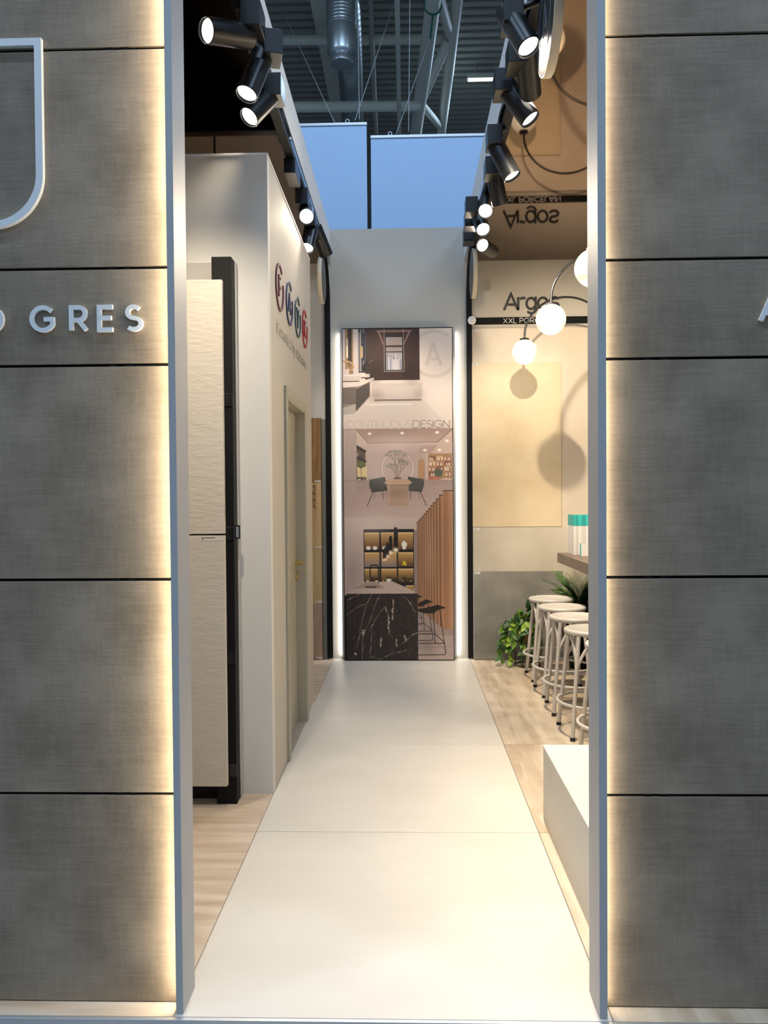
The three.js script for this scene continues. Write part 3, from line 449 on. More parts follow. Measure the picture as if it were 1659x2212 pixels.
  soft(T1, 800, 1400, 420, 130, '235,215,208', 0.45); soft(T1, 620, 1700, 200, 200, '225,208,203', 0.35); soft(T1, 980, 1520, 160, 160, '150,125,118', 0.3); soft(T2, 800, 60, 240, 90, '90,74,70', 0.3); soft(T2, 500, 420, 380, 200, '240,226,218', 0.45); soft(T2, 300, 900, 140, 300, '150,132,128', 0.4); soft(T2, 1150, 700, 90, 450, '255,226,200', 0.22); soft(T2, 1120, 1700, 160, 200, '70,58,56', 0.3); soft(T2, 690, 780, 130, 90, '255,215,160', 0.25);
  // heading between the pictures
  c.setTransform(KX, 0, 0, KY, TX, T1);
  const word = (text, x0, x1, w, col) => { const [gl, tot] = layout(text, 0.14), k = (x1 - x0) / tot; for (const [ch, gx] of gl) for (const st of GLYPH[ch][1]) { c.strokeStyle = col; c.lineWidth = w; c.beginPath(); st.forEach(([px, py], i) => { const X = x0 + (gx + px) * k, Y = 1222 - py * 78; i ? c.lineTo(X, Y) : c.moveTo(X, Y); }); if (st.closed) c.closePath(); c.stroke(); } };
  c.lineCap = 'butt'; word('CONTINUOUS', 228, 955, 4, '#a89c98'); word('DESIGN', 972, 1375, 11, '#9a8f8c');
  c.setTransform(1, 0, 0, 1, 0, 0);
  const t = new THREE.CanvasTexture(cv); t.colorSpace = THREE.SRGBColorSpace; t.magFilter = THREE.LinearFilter; return t;
}
{
  const x0 = -0.549, x1 = 0.416, y1 = 2.905, zf = -6.84, t = thing('graphic_panel', 'tall backlit panel printed with bathroom, dining and kitchen interiors', 'panel', [(x0 + x1) / 2, 0.004, zf]), w = x1 - x0;
  const f = new THREE.PlaneGeometry(w - 0.012, y1 - 0.010); f.translate(0, y1 / 2, 0.0008); part(t, 'print', f, M.print(graphic()), 'printed interiors with the words CONTINUOUS DESIGN');
  part(t, 'frame', merge([bx(-w / 2, -w / 2 + 0.006, 0, y1, -0.05, 0.001), bx(w / 2 - 0.006, w / 2, 0, y1, -0.05, 0.001), bx(-w / 2, w / 2, y1 - 0.008, y1, -0.05, 0.001), bx(-w / 2, w / 2, 0, 0.004, -0.05, 0.001)]), M.black, 'thin black frame');
  part(t, 'core', bx(-w / 2 + 0.006, w / 2 - 0.006, 0.004, y1 - 0.008, -0.05, 0), M.backing);
  const e = mat({ color: L(0.8, 0.8, 0.78), emissive: HALO_LIGHT, emissiveIntensity: 3 });
  for (const s of [-1, 1]) {
    part(t, 'light_strip', bx(s * w / 2 - 0.02, s * w / 2 + 0.02, 0.02, y1 - 0.03, -0.088, -0.0501), M.aluminium);
    part(t, 'light_strip', bx(s * (w / 2 - 0.012) - 0.0005, s * (w / 2 - 0.012) + 0.0005, 0.02, y1 - 0.03, -0.08, -0.06), e);
    const l = new THREE.RectAreaLight(HALO_LIGHT, HALO_POWER, 0.018, y1 - 0.06); l.position.set((x0 + x1) / 2 + s * (w / 2 + 0.022), y1 / 2 + 0.004, zf - 0.07); l.rotation.y = s < 0 ? Math.PI / 2 : -Math.PI / 2; l.name = 'halo_light'; scene.add(l);
  }
}

// ---------- emblem rings and lettering on the cabin side ----------
const sideways = (g) => { g.rotateY(Math.PI / 2); return g; };
[['F', -4.075, [0.13, 0.014, 0.034], 'dark red', 'F'], ['A', -4.415, [0.03, 0.038, 0.13], 'dark blue', 'A'], ['V', -4.755, [0.015, 0.075, 0.10], 'teal', 'V'], ['K', -5.085, [0.38, 0.018, 0.025], 'bright red', 'K']].forEach(([ch, z, col, word, nm]) => {
  const t = thing('ring_emblem', `${word} ring with the letter ${nm} raised on the cabin wall`, 'emblem', [XL + 0.0005, 2.528, z]), m = mat({ color: L(...col), roughness: 0.4 }), r = 0.115;
  part(t, 'ring', sideways(ribbon(arc(0, 0, r, r, 52, 380, 56), 0.014, 0.007)), m);
  const g = glyph(ch, 0.105, 0.013, 0.007); g.translate(-GLYPH[ch][0] * 0.105 / 2, -0.0525, 0); part(t, 'letter', sideways(g), m);
});
{
  const font = await new FontLoader().loadAsync('fonts/droid/droid_sans_regular.typeface.json');
  const t = thing('wall_lettering', 'small grey lettering below the ring emblems on the cabin wall', 'lettering', [XL + 0.0005, 2.275, -3.965]), m = mat({ color: L(0.40, 0.37, 0.295), roughness: 0.5 });
  const text = 'iCeramics by extrusion'; const mk = (ch) => new TextGeometry(ch, { font, size: 0.066, depth: 0.0015, curveSegments: 3, bevelEnabled: false });
  const adv = (ch) => font.data.glyphs[ch].ha * 0.066 / font.data.resolution; let tot = 0; for (const ch of text) tot += adv(ch); const k = 1.20 / tot; let x = 0;
  for (const ch of text) { if (ch !== ' ') { const g = mk(ch); g.scale(k, 1, 1); g.translate(x, 0, 0); part(t, 'letter', sideways(g), m); } x += adv(ch) * k; }
}

// ---------- tile display before the cabin ----------
const tileFace = mat({ map: stone([0.66, 0.605, 0.52], [0.70, 0.645, 0.56], 91, { n: 384, size: [0.8, 0.8], cells: [8, 20], contrast: 0.5, fine: 0.15 }), bumpMap: texture(384, 384, (u, v) => fbm(u, v, 16, 60, 4, 97), [0.8, 0.8], false), bumpScale: 0.0016, roughness: 0.7 });
solo('display_board', bx(-1.5, -0.797, 0.0, 2.552, -3.735, -3.70, 0.002), mat({ color: L(0.50, 0.485, 0.46), roughness: 0.7 }), 'light grey board standing behind the black display post', 'board');
{
  const t = thing('display_post', 'wide black display post carrying the cream tiles', 'post', [-0.847, 0, -3.645]);
  part(t, 'upright', bx(-0.046, 0.046, 0, 2.552, -0.05, 0.025, 0.002), M.black); part(t, 'base_rail', bx(-0.55, 0.046, 0.0, 0.085, -0.055, -0.045), M.backing); for (const y of [0.13, 0.66, 1.24, 1.86]) part(t, 'clamp', bx(0.01, 0.048, y, y + 0.06, 0.024, 0.031, 0.002), M.spotBody);
  const b = part(t, 'bracket', bx(0.046, 0.066, 1.243, 1.306, -0.02, 0.0), M.black); part(b, 'plate', bx(0.05, 0.063, 1.249, 1.30, 0.0, 0.0015), mat({ color: L(0.25, 0.29, 0.33), roughness: 0.4 }));
}
[[1.270, 2.434, 'upper cream split-face tile on the black display post'], [0.099, 1.262, 'lower cream tile with a small label on the black display post']].forEach(([y0, y1, label], i) => {
  const t = thing('display_tile', label, 'tile', [-1.15, y0, -3.605]); part(t, 'slab', bx(-0.35, 0.314, 0, y1 - y0, 0, 0.03, 0.002, [i * 0.3, i * 0.4]), tileFace);
  if (i) { const g = part(t, 'label_tag', bx(0.20, 0.305, y1 - y0 - 0.024, y1 - y0 - 0.005, 0.03, 0.031), M.tag, 'small white label'); part(g, 'print', merge([bx(0.207, 0.272, y1 - y0 - 0.012, y1 - y0 - 0.008, 0.031, 0.0313), bx(0.207, 0.218, y1 - y0 - 0.018, y1 - y0 - 0.016, 0.031, 0.0313)]), M.tagInk); }
});

// ---------- wood samples beside the cabin ----------
const wood = (a, b, s) => mat({ map: texture(256, 512, (u, v) => { const w = fbm(u, v, 3, 2, 4, s), k = fbm(u + w * 0.08, v, 26, 2, 4, s + 3); return mixc(a, b, Math.max(0, Math.min(1, (k - 0.5) * 1.9 + 0.5 + Math.sin((u * 5 + w * 4) * 6.28) * 0.12))); }, [0.5, 1.0]), roughness: 0.55 });
solo('backing_board', bx(-1.3, -0.688, 0, 2.128, -6.928, -6.905), mat({ color: L(0.22, 0.215, 0.20), roughness: 0.7 }), 'tall grey board behind the stacked wood samples', 'board');
[[1.566, 2.136, [0.22, 0.12, 0.045], [0.37, 0.22, 0.09], 'dark oak plank sample, topmost of the wood stack'], [0.986, 1.564, [0.52, 0.36, 0.18], [0.66, 0.49, 0.27], 'blond wood sample with small wooden pegs beside it'], [0.503, 0.984, [0.50, 0.38, 0.20], [0.60, 0.47, 0.27], 'honey beige wood sample, third down the wood stack'], [0.004, 0.501, [0.36, 0.26, 0.20], [0.47, 0.36, 0.285], 'pinkish knotted wood sample at the foot of the stack']].forEach(([y0, y1, a, b, label], i) => {
  const t = thing('wood_sample', label, 'sample', [-0.745, y0, -6.904]); part(t, 'board', bx(-0.5, 0, 0, y1 - y0, 0, 0.022, 0.001, [i * 0.21, i * 0.33]), wood(a, b, 111 + i * 7)); part(t, 'edge', bx(0, 0.004, 0, y1 - y0, 0, 0.021), M.black);
  const g = part(t, 'label_tag', bx(-0.056, -0.003, 0.004, 0.022, 0.022, 0.0235), M.tag, 'small white label'); part(g, 'print', bx(-0.05, -0.036, 0.011, 0.015, 0.0235, 0.0238), M.tagInk);
});
for (let k = 0; k < 4; k++) { const g = lathe([[0, 0], [0.012, 0], [0.009, 0.012], [0.017, 0.03], [0.012, 0.04], [0, 0.042]], 18); g.rotateX(Math.PI / 2); solo('wooden_peg', g, wood([0.20, 0.1, 0.04], [0.3, 0.17, 0.07], 141), 'small turned wooden peg on the blond wood sample', 'peg', { group: 'wooden pegs on the blond sample', pos: [-0.800, 1.535 - k * 0.058, -6.8825] }); }

// ---------- stone slabs and heading on the wall by the counter ----------
const slabs = [
  ['limestone_slab', 'pale beige limestone-look slab, tall and rearmost under the heading', 0.585, 1.88, 0.004, 2.909, -6.925, 0.012, stone([0.60, 0.515, 0.42], [0.72, 0.64, 0.54], 151), true],
  ['limestone_slab', 'yellow-beige stone-look slab standing on the pale grey one', 0.5865, 1.36, 1.168, 2.606, -6.912, 0.022, stone([0.57, 0.455, 0.295], [0.71, 0.60, 0.425], 157), true],
  ['concrete_slab', 'pale greige concrete-look slab between the yellow and grey slabs', 0.5875, 1.88, 0.004, 1.164, -6.912, 0.034, stone([0.50, 0.45, 0.365], [0.64, 0.59, 0.50], 163), true],
  ['concrete_slab', 'dark grey concrete-look slab standing on the floor behind the plant', 0.589, 1.364, 0.004, 0.779, -6.877, 0.016, stone([0.19, 0.183, 0.168], [0.33, 0.315, 0.29], 173, { contrast: 2.2 }), true],
];
for (const [n, label, x0, x1, y0, y1, z, t, map] of slabs) {
  const o = thing(n, label, 'slab', [x0, y0, z]); part(o, 'slab', bx(0, x1 - x0, 0, y1 - y0, 0, t, 0.0012, [z * 3, z * 7]), mat({ map, roughness: 0.42 }));
  const h = y1 - y0, g = part(o, 'label_tag', bx(0.004, 0.058, h - 0.024, h - 0.003, t, t + 0.0015), M.tag, 'small white label'); part(g, 'print', bx(0.010, 0.030, h - 0.014, h - 0.010, t + 0.0015, t + 0.0018), M.tagInk);
}
{
  const s = thing('wall_lettering', 'large black rounded letters Argos above the black band', 'lettering', [0.868, 3.068, ZB - 0.001]); let x = 0;
  const xs = { 0: ['a', 0], 1: ['r', 0.121], 2: ['g', 0.192], 3: ['o', 0.294], 4: ['s', 0.398] };
  for (const k in xs) { const [ch, gx] = xs[k]; const m = part(s, 'letter', glyph(ch, ch === 'a' ? 0.134 : ch === 's' ? 0.15 : 0.145, 0.0205, 0.008, true), M.darkText); m.position.set(gx + 0.008, 0.008, 0.0005); }
  const b = thing('heading_band', 'black band reading XXL PORCELAIN under the large letters', 'sign', [0.595, 2.945, ZB - 0.001]);
  part(b, 'band', bx(0, 1.295, 0, 0.062, 0.0005, 0.006, 0.001), M.band);
  const [gl, tot] = layout('XXL PORCELAIN', 0.24, 0.42), k = 0.5 / tot; for (const [ch, gx] of gl) { const g = merge(GLYPH[ch][1].map((st) => { const q = st.map(([px, py]) => [px * k, py * 0.042]); if (st.closed) q.closed = true; return ribbon(q, 0.0042, 0.0012); })); part(b, 'letter', g, M.whiteText).position.set(0.272 + gx * k, 0.010, 0.006); }
  const c = lathe([[0, 0], [0.036, 0], [0.036, 0.035], [0.03, 0.045], [0, 0.047]], 32); c.rotateX(Math.PI / 2); const w = thing('round_sensor', 'small white round sensor at the end of the black band', 'sensor', [0.588, 2.976, ZB + 0.006]); part(w, 'body', c, M.whiteText); const r = new THREE.TorusGeometry(0.018, 0.002, 6, 24); r.translate(0, 0, 0.0475); part(w, 'ring', r, M.aluminium);
}

// ---------- globe lamps on arched arms, reaching over the stools from the side wall ----------
const globeGlass = mat({ color: L(0.8, 0.78, 0.72), emissive: L(1.0, 0.86, 0.58), emissiveIntensity: 0.8, roughness: 0.3 });
[[0.954, 2.585, -6.29, 'warm globe lamp on an arched arm, closest to the wall heading'], [0.962, 2.595, -5.20, 'warm globe lamp on an arched arm, middle one of the row'], [0.991, 2.625, -4.15, 'warm globe lamp on an arched arm, half hidden by the portal post']].forEach(([x, y, z, label]) => {
  const t = thing('globe_lamp', label, 'lamp', [1.9, y + 0.1, z], { group: 'globe lamps above the counter' }), X = x - 1.9;
  part(t, 'globe', new THREE.SphereGeometry(0.098, 40, 28).translate(X, -0.1, 0), globeGlass, 'glowing opal glass globe');
  part(t, 'cap', lathe([[0, 0.004], [0.036, 0.0], [0.036, -0.012], [0.034, -0.014], [0, -0.014]], 28).translate(X, 0.004, 0), M.black);
  const pts = [[X, 0.0, 0]]; for (let i = 1; i <= 12; i++) { const a = Math.PI - i / 12 * 2.1; pts.push([X + 0.33 + 0.33 * Math.cos(a), 0.02 + 0.31 * Math.sin(a), 0]); } pts.push([-0.15, 0.12, 0], [-0.01, 0.08, 0]);
  part(t, 'arm', tube(pts, 0.0085, 64, 10), M.spotBody); part(t, 'wall_plate', rod([-0.02, 0.08, 0], [0, 0.08, 0], 0.05, 28), M.black);
  const l = new THREE.PointLight(GLOBE_LIGHT, GLOBE_POWER); l.position.set(x, y - 0.13, z); l.shadow.radius = 1; l.castShadow = true; l.name = 'globe_light'; scene.add(l);
});

// ---------- counter, books ----------
const laminate = mat({ map: stone([0.115, 0.08, 0.058], [0.20, 0.145, 0.108], 181, { cells: [6, 6], contrast: 1.8 }), roughness: 0.45 });
{
  const t = thing('bar_counter', 'thick brown bar counter along the side wall over the stools', 'counter', [1.21, 0, -6.3]);
  part(t, 'worktop', bx(0, 0.68, 0.905, 0.98, 0, 3.3, 0.002), laminate); for (const z of [0.08, 1.65, 3.2]) part(t, 'leg', bx(0.245, 0.29, 0.0, 0.905, z - 0.02, z + 0.02, 0.002), M.black);
}
const paper = mat({ color: L(0.72, 0.70, 0.66), roughness: 0.6 }), teals = [L(0.02, 0.36, 0.34), L(0.03, 0.45, 0.42), L(0.015, 0.28, 0.28)].map((c) => mat({ color: c, roughness: 0.5 })), spineWhite = [L(0.70, 0.68, 0.66), L(0.60, 0.57, 0.56), L(0.74, 0.72, 0.70)].map((c) => mat({ color: c, roughness: 0.5 }));
{
  let x = 1.285; const w = [0.020, 0.013, 0.024, 0.011, 0.018, 0.022, 0.012, 0.02, 0.016, 0.024];
  w.forEach((d, i) => { const t = thing('catalogue', 'white catalogue with a teal band at the top of its spine', 'book', [x, 0.981, -6.25], { group: 'catalogues standing on the bar counter' });
    part(t, 'pages', bx(0.001, d - 0.001, 0.002, 0.302, 0.002, 0.208), paper); part(t, 'cover', merge([bx(0, 0.001, 0, 0.305, 0, 0.21), bx(d - 0.001, d, 0, 0.305, 0, 0.21), bx(0.001, d - 0.001, 0, 0.305, 0.208, 0.2105)]), spineWhite[i % 3]); part(t, 'spine_band', bx(-0.0003, d + 0.0003, 0.222, 0.3055, 0.001, 0.2112), teals[(i * 2) % 3], 'teal band'); x += d + 0.0012; });
  const t = thing('catalogue_box', 'small white booklet with teal spine before the tall catalogues', 'book', [1.308, 0.981, -5.93]); part(t, 'pages', bx(0.004, 0.15, 0.001, 0.094, 0, 0.022), paper); part(t, 'spine', bx(0, 0.0045, 0, 0.095, 0, 0.0225), teals[1]); part(t, 'cover', merge([bx(0.0045, 0.15, 0, 0.095, 0.022, 0.0228), bx(0.0045, 0.15, 0, 0.095, -0.0008, 0)]), spineWhite[2]);
}

// ---------- white plinth ----------
{
  const m = mat({ map: stone([0.62, 0.585, 0.52], [0.71, 0.675, 0.60], 191, { cells: [3, 5] }), roughness: 0.5 });
  const t = thing('plinth', 'low white stone-look plinth just inside the entrance', 'plinth', [0.597, 0, -3.46]); part(t, 'body', bx(0.002, 0.7, 0, 0.321, 0.002, 1.06, 0.001), m); part(t, 'top_slab', bx(0, 0.702, 0.321, 0.333, 0, 1.062, 0.002, [0.3, 0.2]), m);
}

// ---------- stools ----------
const stoolPaint = phys({ color: L(0.58, 0.55, 0.51), roughness: 0.38, clearcoat: 0.25, clearcoatRoughness: 0.3 }), rubber = mat({ color: L(0.015, 0.015, 0.016), roughness: 0.8 });
const seatGeo = lathe([[0, 0.600], [0.15, 0.600], [0.166, 0.604], [0.173, 0.612], [0.174, 0.622], [0.169, 0.631], [0.160, 0.634], [0.146, 0.632], [0.132, 0.625], [0.118, 0.619], [0.09, 0.616], [0, 0.614]], 56);
const legGeos = [], braceGeos = [], footGeos = [], C4 = [[-1, -1], [1, -1], [1, 1], [-1, 1]];
for (const [sx, sz] of C4) { legGeos.push(tube([[sx * 0.17, 0.012, sz * 0.165], [sx * 0.142, 0.33, sz * 0.138], [sx * 0.118, 0.605, sz * 0.115]], 0.0125, 14, 12)); footGeos.push(rod([sx * 0.1705, 0, sz * 0.1655], [sx * 0.1685, 0.02, sz * 0.1635], 0.0145, 14)); }
for (let k = 0; k < 4; k++) { const a = C4[k], b = C4[(k + 1) % 4], at = (q, h, inw) => [q[0] * (0.17 - 0.052 * h / 0.605) * inw, h, q[1] * (0.165 - 0.05 * h / 0.605) * inw]; const mid = [(a[0] + b[0]) / 2 * 0.145, 0.592, (a[1] + b[1]) / 2 * 0.145];
  const side = (q) => tube([at(q, 0.345, 1), [at(q, 0.42, 1)[0] * 0.98 + mid[0] * 0.02, 0.42, at(q, 0.42, 1)[2] * 0.98 + mid[2] * 0.02], [at(q, 0.52, 1)[0] * 0.66 + mid[0] * 0.34, 0.52, at(q, 0.52, 1)[2] * 0.66 + mid[2] * 0.34], [mid[0] + q[0] * 0.035 * (1 - Math.abs((a[0] + b[0]) / 2)), 0.594, mid[2] + q[1] * 0.035 * (1 - Math.abs((a[1] + b[1]) / 2))]], 0.010, 16, 10);
  braceGeos.push(side(a), side(b)); }
const ringGeo = new THREE.TorusGeometry(0.213, 0.0095, 12, 64).rotateX(Math.PI / 2).translate(0, 0.195, 0);
let stool0;
[[1.14, -6.2, 'white metal stool with a ring footrest, beside the trailing plant'], [1.135, -5.73, 'white metal stool with a ring footrest, second from the trailing plant'], [1.13, -5.26, 'white metal stool with a ring footrest, third from the trailing plant'], [1.125, -4.75, 'white metal stool with a ring footrest, fourth from the trailing plant'], [1.145, -4.27, 'white metal stool with a ring footrest, mostly hidden beyond the plinth']].forEach(([x, z, label], i) => {
  if (!stool0) {
    stool0 = thing('bar_stool', label, 'stool', [x, 0, z], { group: 'stools at the bar counter' });
    part(stool0, 'seat', seatGeo, stoolPaint); legGeos.forEach((g, k) => { const l = part(stool0, 'leg', g, stoolPaint); part(l, 'rubber_foot', footGeos[k], rubber, 'black rubber foot'); }); braceGeos.forEach((g) => part(stool0, 'brace', g, stoolPaint)); part(stool0, 'footrest', ringGeo, stoolPaint);
  } else { const s = stool0.clone(); s.name = numbered('bar_stool'); s.position.set(x, 0, z); s.userData = { ...stool0.userData, label }; s.rotation.y = [0, 0.03, -0.04, 0.05, -0.03][i]; scene.add(s); }
});

// ---------- trailing plant on a wire stand ----------
function heartLeaf(l, w, bend) {
  const pos = [], ix = [], rows = 13, cols = 7;
  for (let i = 0; i < rows; i++) { const t = i / (rows - 1), hw = w / 2 * Math.pow(Math.sin(Math.PI * Math.pow(t, 0.62)), 0.8) * (1 - 0.12 * t); for (let k = 0; k < cols; k++) { const s = k / (cols - 1) * 2 - 1; pos.push(s * hw, t * l - Math.abs(s) ** 1.5 * l * 0.17 * (1 - t) ** 2, -bend * t * t * l + Math.abs(s) * hw * 0.3); } }
  for (let i = 0; i < rows - 1; i++) for (let k = 0; k < cols - 1; k++) { const a = i * cols + k; ix.push(a, a + 1, a + cols, a + 1, a + cols + 1, a + cols); }
  const g = new THREE.BufferGeometry(); g.setAttribute('position', new THREE.Float32BufferAttribute(pos, 3)); g.setIndex(ix); g.computeVertexNormals(); g.setAttribute('uv', new THREE.Float32BufferAttribute(new Float32Array(pos.length / 3 * 2), 2)); return g;
}
const leafG = [heartLeaf(0.068, 0.058, 0.35), heartLeaf(0.056, 0.05, 0.15), heartLeaf(0.076, 0.062, 0.5)];
const leafM = [[0.05, 0.15, 0.025], [0.15, 0.30, 0.03], [0.27, 0.42, 0.045], [0.026, 0.08, 0.02]].map((c) => phys({ color: L(...c), roughness: 0.45, transmission: 0.15, thickness: 0, side: THREE.DoubleSide }));
const potWood = wood([0.24, 0.115, 0.04], [0.40, 0.22, 0.09], 201), wire = mat({ color: L(0.03, 0.018, 0.012), roughness: 0.5 }), vineM = mat({ color: L(0.22, 0.27, 0.07), roughness: 0.6 }), soil = mat({ color: L(0.02, 0.014, 0.01), roughness: 1 });
const PX = 1.02, PZ = -6.655;
{
  const s = thing('plant_stand', 'dark wire plant stand with a ring foot beside the stools', 'plant stand', [PX, 0, PZ]);
  for (const [y, n] of [[0.006, 'base_ring'], [0.205, 'top_ring']]) part(s, n, new THREE.TorusGeometry(0.108, 0.005, 8, 48).rotateX(Math.PI / 2).translate(0, y, 0), wire);
  for (let k = 0; k < 4; k++) { const a = k * Math.PI / 2 + 0.5; part(s, 'upright', rod([Math.cos(a) * 0.108, 0.006, Math.sin(a) * 0.108], [Math.cos(a) * 0.108, 0.34, Math.sin(a) * 0.108], 0.0045, 8), wire); }
  part(s, 'cross_bar', merge([rod([-0.108, 0.205, 0], [0.108, 0.205, 0], 0.004, 8), rod([0, 0.205, -0.108], [0, 0.205, 0.108], 0.004, 8)]), wire);
  const p = thing('trailing_plant', 'trailing heart-leaved plant in a brown wooden pot by the grey slab', 'plant', [PX, 0.211, PZ]);
  part(p, 'pot', lathe([[0, 0], [0.078, 0], [0.086, 0.01], [0.098, 0.17], [0.098, 0.178], [0.090, 0.178], [0.088, 0.16], [0, 0.16]], 36), potWood, 'brown wooden pot'); part(p, 'soil', disc(0.089, 0.01, 30).translate(0, 0.16, 0), soil);
  const leafAt = (x, y, z, yaw, pitch, k, sc) => { const m = part(p, 'leaf', leafG[k % 3], leafM[(k * 7 + (rnd() * 3 | 0)) % 4]); m.position.set(x, y, z); m.rotation.set(pitch, yaw, rr(-0.4, 0.4), 'YXZ'); m.scale.setScalar(sc); };
  for (let k = 0; k < 40; k++) { const a = rnd() * 6.28, r = rr(0.03, 0.125); leafAt(Math.cos(a) * r, rr(0.17, 0.29) - r * 0.5, Math.sin(a) * r, rr(-1.1, 0.9), k % 3 ? rr(0.9, 2.6) : rr(0.2, 1.0), k, rr(0.8, 1.25)); }
  leafAt(0.06, 0.30, 0.05, 0.3, 0.3, 0, 1.4); leafAt(0.02, 0.26, 0.08, 0.1, 2.2, 1, 1.3);
  for (const [ang, out, drop, n] of [[2.6, 0.13, 0.36, 12], [2.0, 0.10, 0.32, 10], [2.95, 0.165, 0.365, 13], [1.45, 0.085, 0.22, 8], [3.4, 0.12, 0.24, 8], [0.9, 0.09, 0.26, 7], [2.3, 0.14, 0.20, 8], [1.8, 0.12, 0.12, 6], [2.8, 0.15, 0.12, 6]]) {
    const dx = Math.cos(ang), dz = Math.sin(ang), pts = []; for (let i = 0; i <= 6; i++) { const t = i / 6, rad = 0.06 + out * Math.min(1, t * 1.7); pts.push([dx * rad + rr(-0.008, 0.008), 0.19 + 0.03 * Math.sin(Math.min(1, t * 2.5) * Math.PI) - drop * t * t, dz * rad * 0.85 + rr(-0.008, 0.008)]); }
    part(p, 'vine', tube(pts, 0.0022, 24, 5), vineM); const cv = new THREE.CatmullRomCurve3(pts.map((q) => V(...q)));
    for (let i = 0; i < n; i++) { const q = cv.getPoint(0.25 + 0.75 * (i + 0.5) / n); leafAt(q.x + rr(-0.015, 0.015), q.y, q.z + rr(0, 0.015), rr(-1.0, 1.0) - 0.2, Math.PI + rr(-0.75, 0.35), i + 1, rr(0.75, 1.15)); }
  }
}
// ---------- fern behind the counter end ----------
{
  const FX = 1.45, FZ = -6.58, FY = 0.55;
  const b = thing('planter', 'dark cylindrical planter behind the counter end', 'planter', [FX, 0, FZ]); part(b, 'body', lathe([[0, 0], [0.10, 0], [0.115, 0.01], [0.125, FY - 0.02], [0.118, FY - 0.02], [0.116, FY - 0.06], [0, FY - 0.06]], 36), M.black); part(b, 'soil', disc(0.115, 0.01, 30).translate(0, FY - 0.056, 0), soil);
  const p = thing('fern', 'bushy green fern rising behind the stool seats', 'plant', [FX, FY - 0.05, FZ]), fm = [[0.035, 0.11, 0.025], [0.07, 0.19, 0.035], [0.02, 0.065, 0.02], [0.12, 0.25, 0.05]].map((c) => phys({ color: L(...c), roughness: 0.55, transmission: 0.12, thickness: 0, side: THREE.DoubleSide }));
  for (let k = 0; k < 72; k++) {
    const a = k * 2.39996, len = rr(0.24, 0.42), up = rr(0.55, 1.45), n = 22, P = [], I = []; let x = 0, y = 0, el = up, r = 0; const sp = []; for (let i = 0; i <= n; i++) { sp.push([r, y, el]); r += Math.cos(el) * len / n; y += Math.sin(el) * len / n; el -= rr(0.03, 0.075) * (1.3 - up * 0.5); }
    const ca = Math.cos(a), sa = Math.sin(a) * (Math.sin(a) < 0 ? 0.55 : 1);
    for (let i = 2; i <= n; i++) { const [R, Y] = sp[i], w = 0.052 * Math.sin(Math.PI * Math.pow(1 - i / (n + 1), 0.75)) + 0.004, h = len / n * 0.42; for (const s of [-1, 1]) { const q = P.length / 3, pt = (rad, side, dy) => P.push(ca * rad - sa * side, Y + dy, sa * rad + ca * side); pt(R - h, 0, 0); pt(R + h, 0, 0.001); pt(R + h * 1.7, s * w, -w * 0.3); pt(R + h * 0.3, s * w * 0.8, -w * 0.25); I.push(q, q + 1, q + 2, q, q + 2, q + 3); } }
    const g = new THREE.BufferGeometry(); g.setAttribute('position', new THREE.Float32BufferAttribute(P, 3)); g.setIndex(I); g.computeVertexNormals(); part(p, 'frond', g, fm[k % 4]);
  }
}

// ---------- the exhibition hall around and above the stand ----------
const HY = 9.2;
const deckM = mat({ color: L(0.50, 0.50, 0.44), roughness: 0.6, metalness: 0.2 }), steel = mat({ color: L(0.80, 0.80, 0.70), roughness: 0.5 }), duct = mat({ color: L(0.62, 0.68, 0.70), metalness: 0.85, roughness: 0.32 }), hallPaint = mat({ color: L(0.30, 0.32, 0.34), roughness: 0.85 });
structure('floor_hall', bx(-9, 9, -0.3, -0.1, -24, 9), mat({ map: stone([0.30, 0.30, 0.30], [0.38, 0.38, 0.38], 211, { size: [2, 2] }), roughness: 0.9 }), 'grey exhibition hall floor in front of the stand', 'floor');
structure('wall_hall_left', bx(-9.2, -9, -0.3, HY, -24, 9), hallPaint, 'side wall of the exhibition hall beyond the cabin', 'wall');
structure('wall_hall_right', bx(9, 9.2, -0.3, HY, -24, 9), hallPaint, 'side wall of the exhibition hall beyond the counter', 'wall');
structure('wall_hall_back', bx(-9.2, 9.2, -0.3, HY, -24.2, -24), hallPaint, 'far end wall of the exhibition hall', 'wall');
structure('wall_hall_front', bx(-9.2, 9.2, -0.3, HY, 9, 9.2), hallPaint, 'near end wall of the exhibition hall', 'wall');
{
  const c = thing('ceiling_hall', 'dark corrugated metal deck roof of the exhibition hall', 'ceiling', [0, HY, 0], { kind: 'structure' });
  part(c, 'deck', bx(-9.2, 9.2, 0.18, 0.4, -24.2, 9.2), deckM); const rg = bx(-9, 9, 0, 0.18, -0.056, 0.056, 0.004); for (let z = -23.8; z < -8; z += 0.205) part(c, 'rib', rg, deckM).position.z = z;
}
const member = (t, name, a, b, r, m) => part(t, name, rod(a, b, r, 20), m);
{
  const t = thing('roof_truss', 'pale tubular roof truss with slanting braces under the hall roof', 'truss');
  member(t, 'chord', [0.464, 8.0, -9.4], [0.09, 8.0, -17], 0.105, steel); member(t, 'chord', [0.79, 8.5, -10.4], [0.71, 8.5, -18], 0.085, steel);
  member(t, 'brace', [0.43, 8.05, -10.2], [0.72, 8.5, -12.1], 0.07, steel); member(t, 'brace', [0.70, 8.5, -12.25], [0.31, 8.0, -13.05], 0.078, steel); member(t, 'brace', [0.30, 8.0, -13.2], [0.72, 8.5, -15.1], 0.062, steel);
  member(t, 'cross_tube', [-6, 7.9, -12.9], [0.28, 7.9, -13.07], 0.085, steel); member(t, 'cross_tube', [-6, 8.6, -12.2], [0.80, 8.6, -12.4], 0.075, steel);
}
